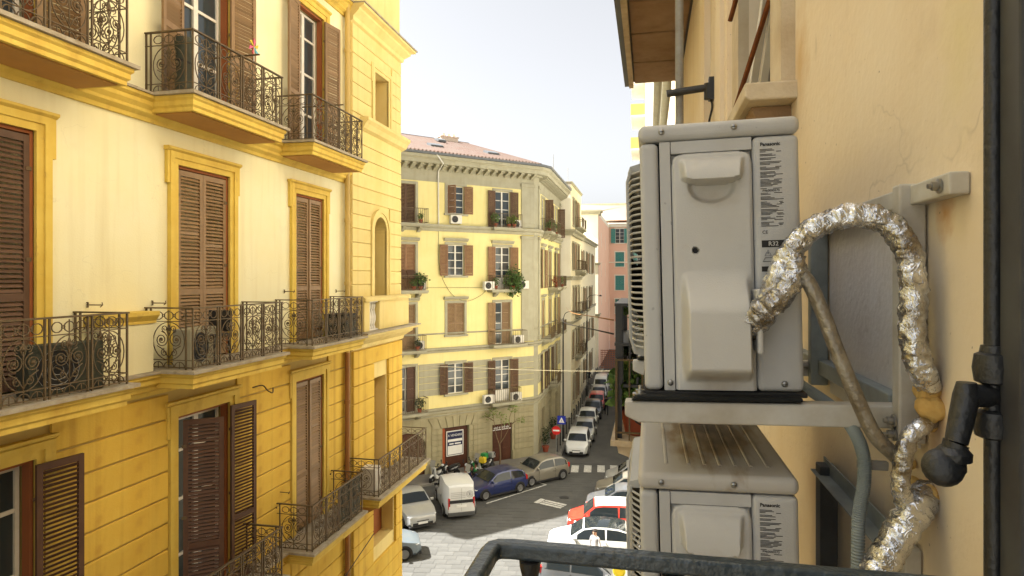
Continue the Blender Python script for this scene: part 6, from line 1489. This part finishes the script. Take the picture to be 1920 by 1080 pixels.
plant('small plant on the left of the bushy third floor balcony', onA(CC - 0.75, -0.4, G3 + 0.002), 0.35, 0.6, 160, 0.12)
plant('round shrub on the left third floor balcony of the lemon palazzo', onA(CA + 0.75, -0.5, G3 + 0.002), 0.5, 0.95, 320, 0.15)
plant('low plant beside the round shrub on the left third floor balcony', onA(CA + 0.3, -0.5, G3 + 0.002), 0.28, 0.45, 120, 0.11)
plant('clump of green pots at the left of the top floor balcony', onA(CC - 0.8, -0.45, G4 - 0.018), 0.35, 0.8, 180, 0.12)
plant('yellow green plant in the middle of the top floor balcony', onA(CC + 0.25, -0.45, G4 - 0.018), 0.28, 0.6, 140, 0.1, 'leaves_lime')
plant('yellow green plant at the right of the top floor balcony', onA(CC + 0.62, -0.5, G4 - 0.018), 0.3, 0.75, 160, 0.11, 'leaves_lime')
plant('small plant on the left top floor balcony of the lemon palazzo', onA(CA + 0.8, -0.45, G4 - 0.018), 0.28, 0.5, 120, 0.1)
plant('red flowered pot on the left first floor balcony', onA(CA + 0.7, -0.5, G1 + 0.002), 0.35, 0.75, 200, 0.12, 'leaves_dark')
plant('dark shrub on the left second floor balcony', onA(CA + 0.55, -0.5, G2 + 0.002), 0.25, 0.55, 140, 0.1, 'leaves_dark')
for i, (x, z, lb_) in enumerate(((CSB[0], G4, 'plants on the top balcony round the street corner'), (CSB[1] + 0.3, G4, 'second plants on the top balcony round the corner'), (CSB[1], G3, 'plants on the third floor balcony down the street'), (CSB[2], G3, 'yellow green plants on the farther third floor street balcony'))):
    plant(lb_, (C2.x + 0.5, C2.y + x, z + 0.002), 0.4, 0.7, 170, 0.12, ('leaves', 'leaves', 'terracotta', 'leaves_lime')[i])
# neighbour balcony plants beside the machines
plant('red pot with broad green leaves on the neighbouring balcony', (WX - 0.62, 8.15, nb_z + 0.002), 0.42, 0.6, 420, 0.15, 'leaves', pr=0.22, ph=0.3)
plant('dark shrub standing on the middle board of the plant shelf', (WX - 0.5, 8.4, nb_z + 0.657), 0.38, 0.42, 320, 0.12, 'leaves_dark', pr=0.12, ph=0.16)
plant('tangled climber on the upper board of the plant shelf', (WX - 0.5, 8.9, nb_z + 1.157), 0.38, 0.4, 320, 0.11, 'leaves', pr=0.11, ph=0.14)
plant('red pot at the back of the neighbouring balcony', (WX - 0.4, 9.4, nb_z + 0.002), 0.34, 0.6, 200, 0.12, 'leaves', pr=0.2, ph=0.32)
# clutter on the yellow palazzo
def LW(x, y, z): return (LX - y, x, z)
t = thing('rolled_mat', 'dark rolled mat leaning in the upper middle balcony', 'mat', LW(8.68, -0.5, L2 + 0.003)); m = MB(); m.tube([(0, 0, 0), (0.02, 0.02, 0.45), (0.0, 0.0, 0.9)], [0.13, 0.125, 0.13], 14); m.build('roll', 'tarp', t, smooth=40); MB().tube([(0.01, 0.01, 0.5), (0.015, 0.015, 0.53)], 0.135, 14).build('strap', 'plastic', t)
t = thing('toy_windmill', 'pink and yellow toy windmill on the upper balcony railing', 'toy', LW(10.0, -0.84, L2 + 0.93))
MB().tube([(0, 0, 0), (0, 0, 0.28)], 0.008, 5).build('stick', 'white_wood', t)
for k in range(6): m = MB(); m.prism([(0, 0), (0.05, 0.10), (0.0, 0.15)], 'x', -0.006, 0.006); m.build('petal', ('pink', 'sign_yellow', 'pink', 'car_red', 'sky_toy', 'sign_yellow')[k], t, (0, 0, 0.28), rot=(k * PI / 3, 0, 0))
t = thing('reed_screen', 'dark reed screen tied inside the lower balcony railing', 'screen', LW(13.95, -0.78, L0 + 0.003)); MB().box(-0.012, 0.012, -0.62, 0.36, 0.05, 0.9).build('reeds', 'tarp', t); MB().box(-0.016, 0.016, -0.62, 0.36, 0.45, 0.48).build('batten', 'bark', t)
t = thing('storage_cabinet', 'small white cabinet on the corner balcony of the yellow palazzo', 'cabinet', LW(15.55, -0.5, L0 + 0.103)); MB().box(-0.2, 0.2, -0.2, 0.2, 0, 0.6).build('case', 'white_wood', t, bevel=0.01); MB().box(0.201, 0.212, -0.18, 0.18, 0.05, 0.56).build('door', 'white_stone', t)
t = thing('garden_chair', 'dark chair on the middle balcony at eye level', 'chair', LW(9.35, -0.5, L1 + 0.003))
for (x, y) in ((-.2, -.2), (.2, -.2), (-.2, .2), (.2, .2)): MB().tube([(x, y, 0), (x * 0.9, y * 0.9, 0.44)], 0.015, 6).build('leg', 'plastic', t)
MB().box(-0.22, 0.22, -0.22, 0.22, 0.44, 0.47).build('seat', 'plastic', t, bevel=0.01); MB().box(-0.22, 0.22, 0.2, 0.23, 0.5, 0.85).build('backrest', 'plastic', t, bevel=0.01)
t = thing('storage_chest', 'dark chest on the right balcony at eye level', 'chest', LW(14.0, -0.45, L1 + 0.003)); MB().box(-0.25, 0.25, -0.3, 0.3, 0, 0.5).build('box', 'tarp', t, bevel=0.02); MB().box(-0.27, 0.27, -0.32, 0.32, 0.501, 0.55).build('lid', 'plastic', t, bevel=0.015)

# street tree in front of the shop
q = on_z(937, 876); t = thing('street_tree', 'thin bare street tree with a few leaves before the shop door', 'tree', (q.x, q.y, 0.11))
m = MB(); m.tube(spline([(0, 0, 0), (0.04, 0, 0.7), (-0.02, 0, 1.4)], 4), [0.055] * 4 + [0.05] * 5, 8)
br = [[(-0.02, 0, 1.35), (-0.25, 0.05, 2.0), (-0.4, 0.05, 2.9), (-0.5, 0.1, 3.6)], [(-0.02, 0, 1.4), (0.3, 0.2, 1.9), (0.55, 0.35, 2.5), (0.62, 0.3, 3.2), (0.85, 0.4, 3.8)], [(0.05, 0.02, 1.6), (0.15, -0.1, 2.4), (0.1, -0.15, 3.3)], [(0.55, 0.35, 2.5), (1.0, 0.3, 2.9), (1.4, 0.3, 3.0)], [(-0.4, 0.05, 2.9), (-0.9, 0, 3.2)]]
for b_ in br: P = spline(b_, 4); m.tube(P, [lerp(0.035, 0.01, i / len(P)) for i in range(len(P))], 6)
m.build('trunk', 'bark', t, smooth=True)
m = MB()
for (c, n_) in (((-0.5, 0.1, 3.5), 60), ((0.8, 0.4, 3.7), 70), ((0.1, -0.15, 3.3), 40), ((1.35, 0.3, 3.0), 50), ((-0.9, 0, 3.15), 40), ((0.3, 0.1, 2.9), 30)): foliage(m, c, 0.45, 0.4, 0.35, n_, 0.12)
o = m.build('crown', 'leaves_lime', t); o['kind'] = 'stuff'
for i, (px, py, hh, lb_) in enumerate(((1012, 846, 1.7, 'tall potted shrub by the first street doorway'), (1028, 822, 1.5, 'potted shrub by the second street doorway'))):
    q = on_z(px, py, 0.11); plant(lb_, (-7.2, q.y, 0.112), 0.35, hh, 260, 0.13, 'leaves_dark', pr=0.25, ph=0.4, group='pots along the pavement')

# signs and lamp posts
def signpost(label, px, py, kind, zc):
    q = on_z(px, py, 0.11); t = thing('road_sign', label, 'sign', (q.x, q.y, 0.11)); rz_ = math.atan2(-q.x, q.y) * 0.0
    MB().tube([(0, 0, 0), (0, 0, zc + 0.35)], 0.03, 8).build('post', 'zinc', t)
    if kind == 'no_entry':
        MB().lathe([(0.3, 0), (0.3, 0.02)], 28, Matrix.Translation((0, -0.035, zc)) @ Matrix.Rotation(R(90), 4, 'X')).build('disc', 'sign_red', t)
        MB().box(-0.22, 0.22, -0.062, -0.0565, zc - 0.05, zc + 0.05).build('bar', 'sign_white', t)
    elif kind == 'crossing':
        MB().box(-0.3, 0.3, -0.055, -0.035, zc - 0.3, zc + 0.3).build('board', 'sign_blue', t, bevel=0.004)
        MB().prism([(-0.2, zc - 0.18), (0.2, zc - 0.18), (0, zc + 0.2)], 'y', -0.06, -0.0555).build('triangle', 'sign_white', t)
        m = MB(); m.tube([(-0.05, -0.062, zc - 0.13), (0.0, -0.062, zc - 0.03), (0.05, -0.062, zc - 0.13)], 0.012, 4); m.tube([(0, -0.062, zc - 0.04), (0, -0.062, zc + 0.04)], 0.018, 4); m.build('walking_figure', 'ink', t)
    elif kind == 'yellow':
        MB().lathe([(0.24, 0), (0.24, 0.03)], 28, Matrix.Translation((0, -0.035, zc)) @ Matrix.Rotation(R(90), 4, 'X')).build('disc', 'sign_yellow', t)
        MB().lathe([(0.19, 0), (0.19, 0.004), (0.17, 0.004)], 28, Matrix.Translation((0, -0.066, zc)) @ Matrix.Rotation(R(90), 4, 'X')).build('inner_ring', 'moto_yellow', t)
    return t
signpost('red no entry disc on a thin post at the street corner', 1043, 862, 'no_entry', 2.0)
signpost('blue pedestrian crossing sign on its post near the no entry disc', 1053, 850, 'crossing', 2.35)
sp_ = signpost('round yellow sign on a short post at the lower right', 1160, 1080, 'yellow', 0.0)
for c in list(sp_.children): bpy.data.objects.remove(c)
q = on_y(1161, 1071, 22.6); sp_.location = (q.x, q.y, 0.02); zc = q.z
MB().tube([(0, 0, 0), (0, 0, zc + 0.2)], 0.025, 8).build('post', 'zinc', sp_)
MB().lathe([(0.21, 0), (0.22, 0.015), (0.21, 0.03)], 28, Matrix.Translation((0, -0.03, zc)) @ Matrix.Rotation(R(90), 4, 'X')).build('disc', 'sign_yellow', sp_)
MB().lathe([(0.16, 0), (0.16, 0.004), (0.145, 0.004)], 28, Matrix.Translation((0, -0.061, zc)) @ Matrix.Rotation(R(90), 4, 'X')).build('inner_ring', 'moto_yellow', sp_)
for (px, py, top_, lb_) in ((1068, 828, 9.3, 'tall dark lamp post on the pavement beyond the signs'), (1101, 742, 10.0, 'farther dark lamp post down the narrow street')):
    q = on_z(px, py, 0.11); t = thing('lamp_post', lb_, 'lamp post', (-6.35, q.y, 0.11))
    m = MB(); m.tube([(0, 0, 0), (0, 0, 1.0), (0, 0, 1.05), (0, 0, top_)], [0.11, 0.1, 0.07, 0.05], 10); m.build('column', 'lamp_post', t, smooth=40)
    MB().tube(spline([(0, 0, top_ - 0.1), (0.2, 0, top_ + 0.4), (0.8, 0, top_ + 0.55), (1.3, 0, top_ + 0.5)], 4), 0.03, 6).build('arm', 'lamp_post', t)
    m = MB(); m.lathe([(0.03, 0.1), (0.14, 0.02), (0.16, -0.05), (0.02, -0.06)], 12, Matrix.Translation((1.4, 0, top_ + 0.47))); m.build('lantern', 'lamp_post', t)
bl = cached('bollard_post', 'lamp_post', lambda q: q.lathe([(0.06, 0), (0.06, 0.06), (0.04, 0.1), (0.04, 0.8), (0.055, 0.84), (0.055, 0.88), (0.03, 0.95)], 8), smooth=40)
for i in range(22):
    y = 45.2 + i * 1.75; tag(put('bollard', bl, None, (-6.4, y, 0.11)), 'slim black bollard in the row along the street pavement', 'bollard', 'bollards along the street kerb')

# overhead cables
def cable(label, pts, r, mt='cable'):
    m = MB(); m.tube(spline(pts, 8), r, 5); tag(m.build('overhead_cable', mt, None, smooth=True), label, 'cable')
a = on_x(742, 684, LX + 0.02); b = Vector((0.5, 39.0, on_y(1200, 693, 39.0).z)); mid_ = (a + b) / 2 - Vector((0, 0, 0.12))
cable('pale cable stretched across the square at mid height', [a, mid_, b], 0.012, 'cable_pale')
a = Vector((C2.x, 54, on_y(1040, 590, 54).z)); b = on_y(1150, 626, 8.3)
cable('dark cable sagging from the lemon palazzo to the plant shelf', [a, a.lerp(b, 0.5) - Vector((0, 0, 0.25)), b], 0.012)
a = on_y(1060, 575, 57); b = on_y(1150, 600, 8.6)
cable('brown cable above the dark one over the narrow street', [a, a.lerp(b, 0.5) - Vector((0, 0, 0.2)), b], 0.011, 'pipe_brown')
a = on_x(540, 1050, LX + 0.1); b = on_x(742, 905, LX + 0.35)
cable('thin cable along the ground floor of the yellow palazzo', [(LX + 0.95, 11.2, 5.0), (LX + 0.6, 13.6, 5.35), (LX + 0.3, 16.2, 5.55)], 0.012)

# people
def person(label, pos, heading, top_m, leg_m, pose='stand', z=0.016, H=1.72, hair_m='hair'):
    t = thing('person', label, 'person', (pos[0], pos[1], z), heading)
    s = H / 1.72
    J = dict(pel=(0, 0, .93), waist=(0, 0, 1.08), chest=(0.01, 0, 1.28), neck=(0.0, 0, 1.46), head0=(0.015, 0, 1.53), head=(0.025, 0, 1.62), crown=(0.01, 0, 1.70))
    st = 0.18 if pose == 'walk' else 0.03
    for sg, k in ((1, 'l'), (-1, 'r')):
        d = st * sg
        J.update({k + 'hip': (0.0, sg * .09, .88), k + 'knee': (d * .8 + .02, sg * .10, .49), k + 'ank': (d * 1.2 - .03, sg * .10, .09), k + 'toe': (d * 1.2 + .14, sg * .12, .035),
                  k + 'sh': (0.0, sg * .17, 1.40), k + 'elb': (-d * .7 - .02, sg * .235, 1.13), k + 'wri': (-d + .06, sg * .23, .90), k + 'hand': (-d + .09, sg * .22, .81)})
    E = [('pel', 'waist'), ('waist', 'chest'), ('chest', 'neck'), ('neck', 'head0'), ('head0', 'head'), ('head', 'crown')]
    rad = dict(pel=.135, waist=.12, chest=.15, neck=.055, head0=.075, head=.10, crown=.07)
    for k in 'lr':
        E += [('pel', k + 'hip'), (k + 'hip', k + 'knee'), (k + 'knee', k + 'ank'), (k + 'ank', k + 'toe'), ('chest', k + 'sh'), (k + 'sh', k + 'elb'), (k + 'elb', k + 'wri'), (k + 'wri', k + 'hand')]
        rad.update({k + 'hip': .09, k + 'knee': .06, k + 'ank': .045, k + 'toe': .035, k + 'sh': .062, k + 'elb': .046, k + 'wri': .033, k + 'hand': .04})
    names = list(J); me = bpy.data.meshes.new('body'); me.from_pydata([tuple(c * s for c in J[n]) for n in names], [(names.index(a), names.index(b)) for a, b in E], [])
    tmp = bpy.data.objects.new('body', me); col.objects.link(tmp)
    sm = tmp.modifiers.new('skin', 'SKIN')
    for i, n in enumerate(names): me.skin_vertices[0].data[i].radius = (rad[n] * s * (0.8 if n in ('pel', 'waist', 'chest') else 1), rad[n] * s); me.skin_vertices[0].data[i].use_root = n == 'pel'
    tmp.modifiers.new('sub', 'SUBSURF').levels = 1
    dg = bpy.context.evaluated_depsgraph_get(); dg.update(); bm_ = bpy.data.meshes.new_from_object(tmp.evaluated_get(dg)); bpy.data.objects.remove(tmp)
    for mn in (top_m, leg_m, 'skin', 'plastic'): bm_.materials.append(M[mn])
    for p_ in bm_.polygons:
        c = p_.center / s; p_.use_smooth = True
        p_.material_index = 2 if c.z > 1.47 or (abs(c.y) > .19 and c.z < 0.90 and c.z > .7) else (3 if c.z < 0.08 else (1 if c.z < 0.96 and abs(c.y) < .2 else 0))
    put('body', bm_, t)
    m = MB(); m.lathe([(0.108 * s * math.cos(a_), 0.115 * s * math.sin(a_)) for a_ in [-0.15 + i * (PI / 2 + 0.12) / 7 for i in range(8)]], 14, Matrix.Translation((-0.005 * s, 0, 1.625 * s)) @ Matrix.Rotation(R(-16), 4, 'Y')); m.build('hair', hair_m, t, smooth=True)
    for sg in (-1, 1): MB().lathe([(0.001, -0.011), (0.011, 0), (0.001, 0.011)], 6, Matrix.Translation((0.115 * s, sg * 0.034, 1.625 * s))).build('eye', 'ink', t)
    m = MB(); m.prism([(0.11 * s, 1.62 * s), (0.145 * s, 1.575 * s), (0.11 * s, 1.565 * s)], 'y', -0.014, 0.014); m.build('nose', 'skin', t)
    return t
q = on_z(1137, 779); person('pedestrian in dark clothes walking down the narrow street', (q.x, q.y), R(95), 'cloth_dark', 'cloth_dark', 'walk', H=1.76)
q = on_y(1114, 985, 26.95); person('dark haired person in a pale grey shirt between the parked cars', (q.x, 27.4), R(-120), 'cloth_grey', 'denim', H=1.76)
q = on_z(1083, 718, 0.11); person('distant figure in black on the left pavement', (-6.75, 74), R(-90), 'cloth_dark', 'cloth_dark', 'walk', z=0.112, H=1.72)
# lattice gate closing the street
t = thing('lattice_fence', 'brown lattice fence at the far end of the street', 'fence', (-6.4, 87.5, 0.0))
for i in range(10): MB().box(i * 0.22, i * 0.22 + 0.06, -0.02, 0.02, 0.1, 2.7).build('upright', 'wicker', t)
for i in range(10): MB().box(-0.05, 2.1, 0.021, 0.045, 0.2 + i * 0.26, 0.28 + i * 0.26).build('slat', 'wicker', t)
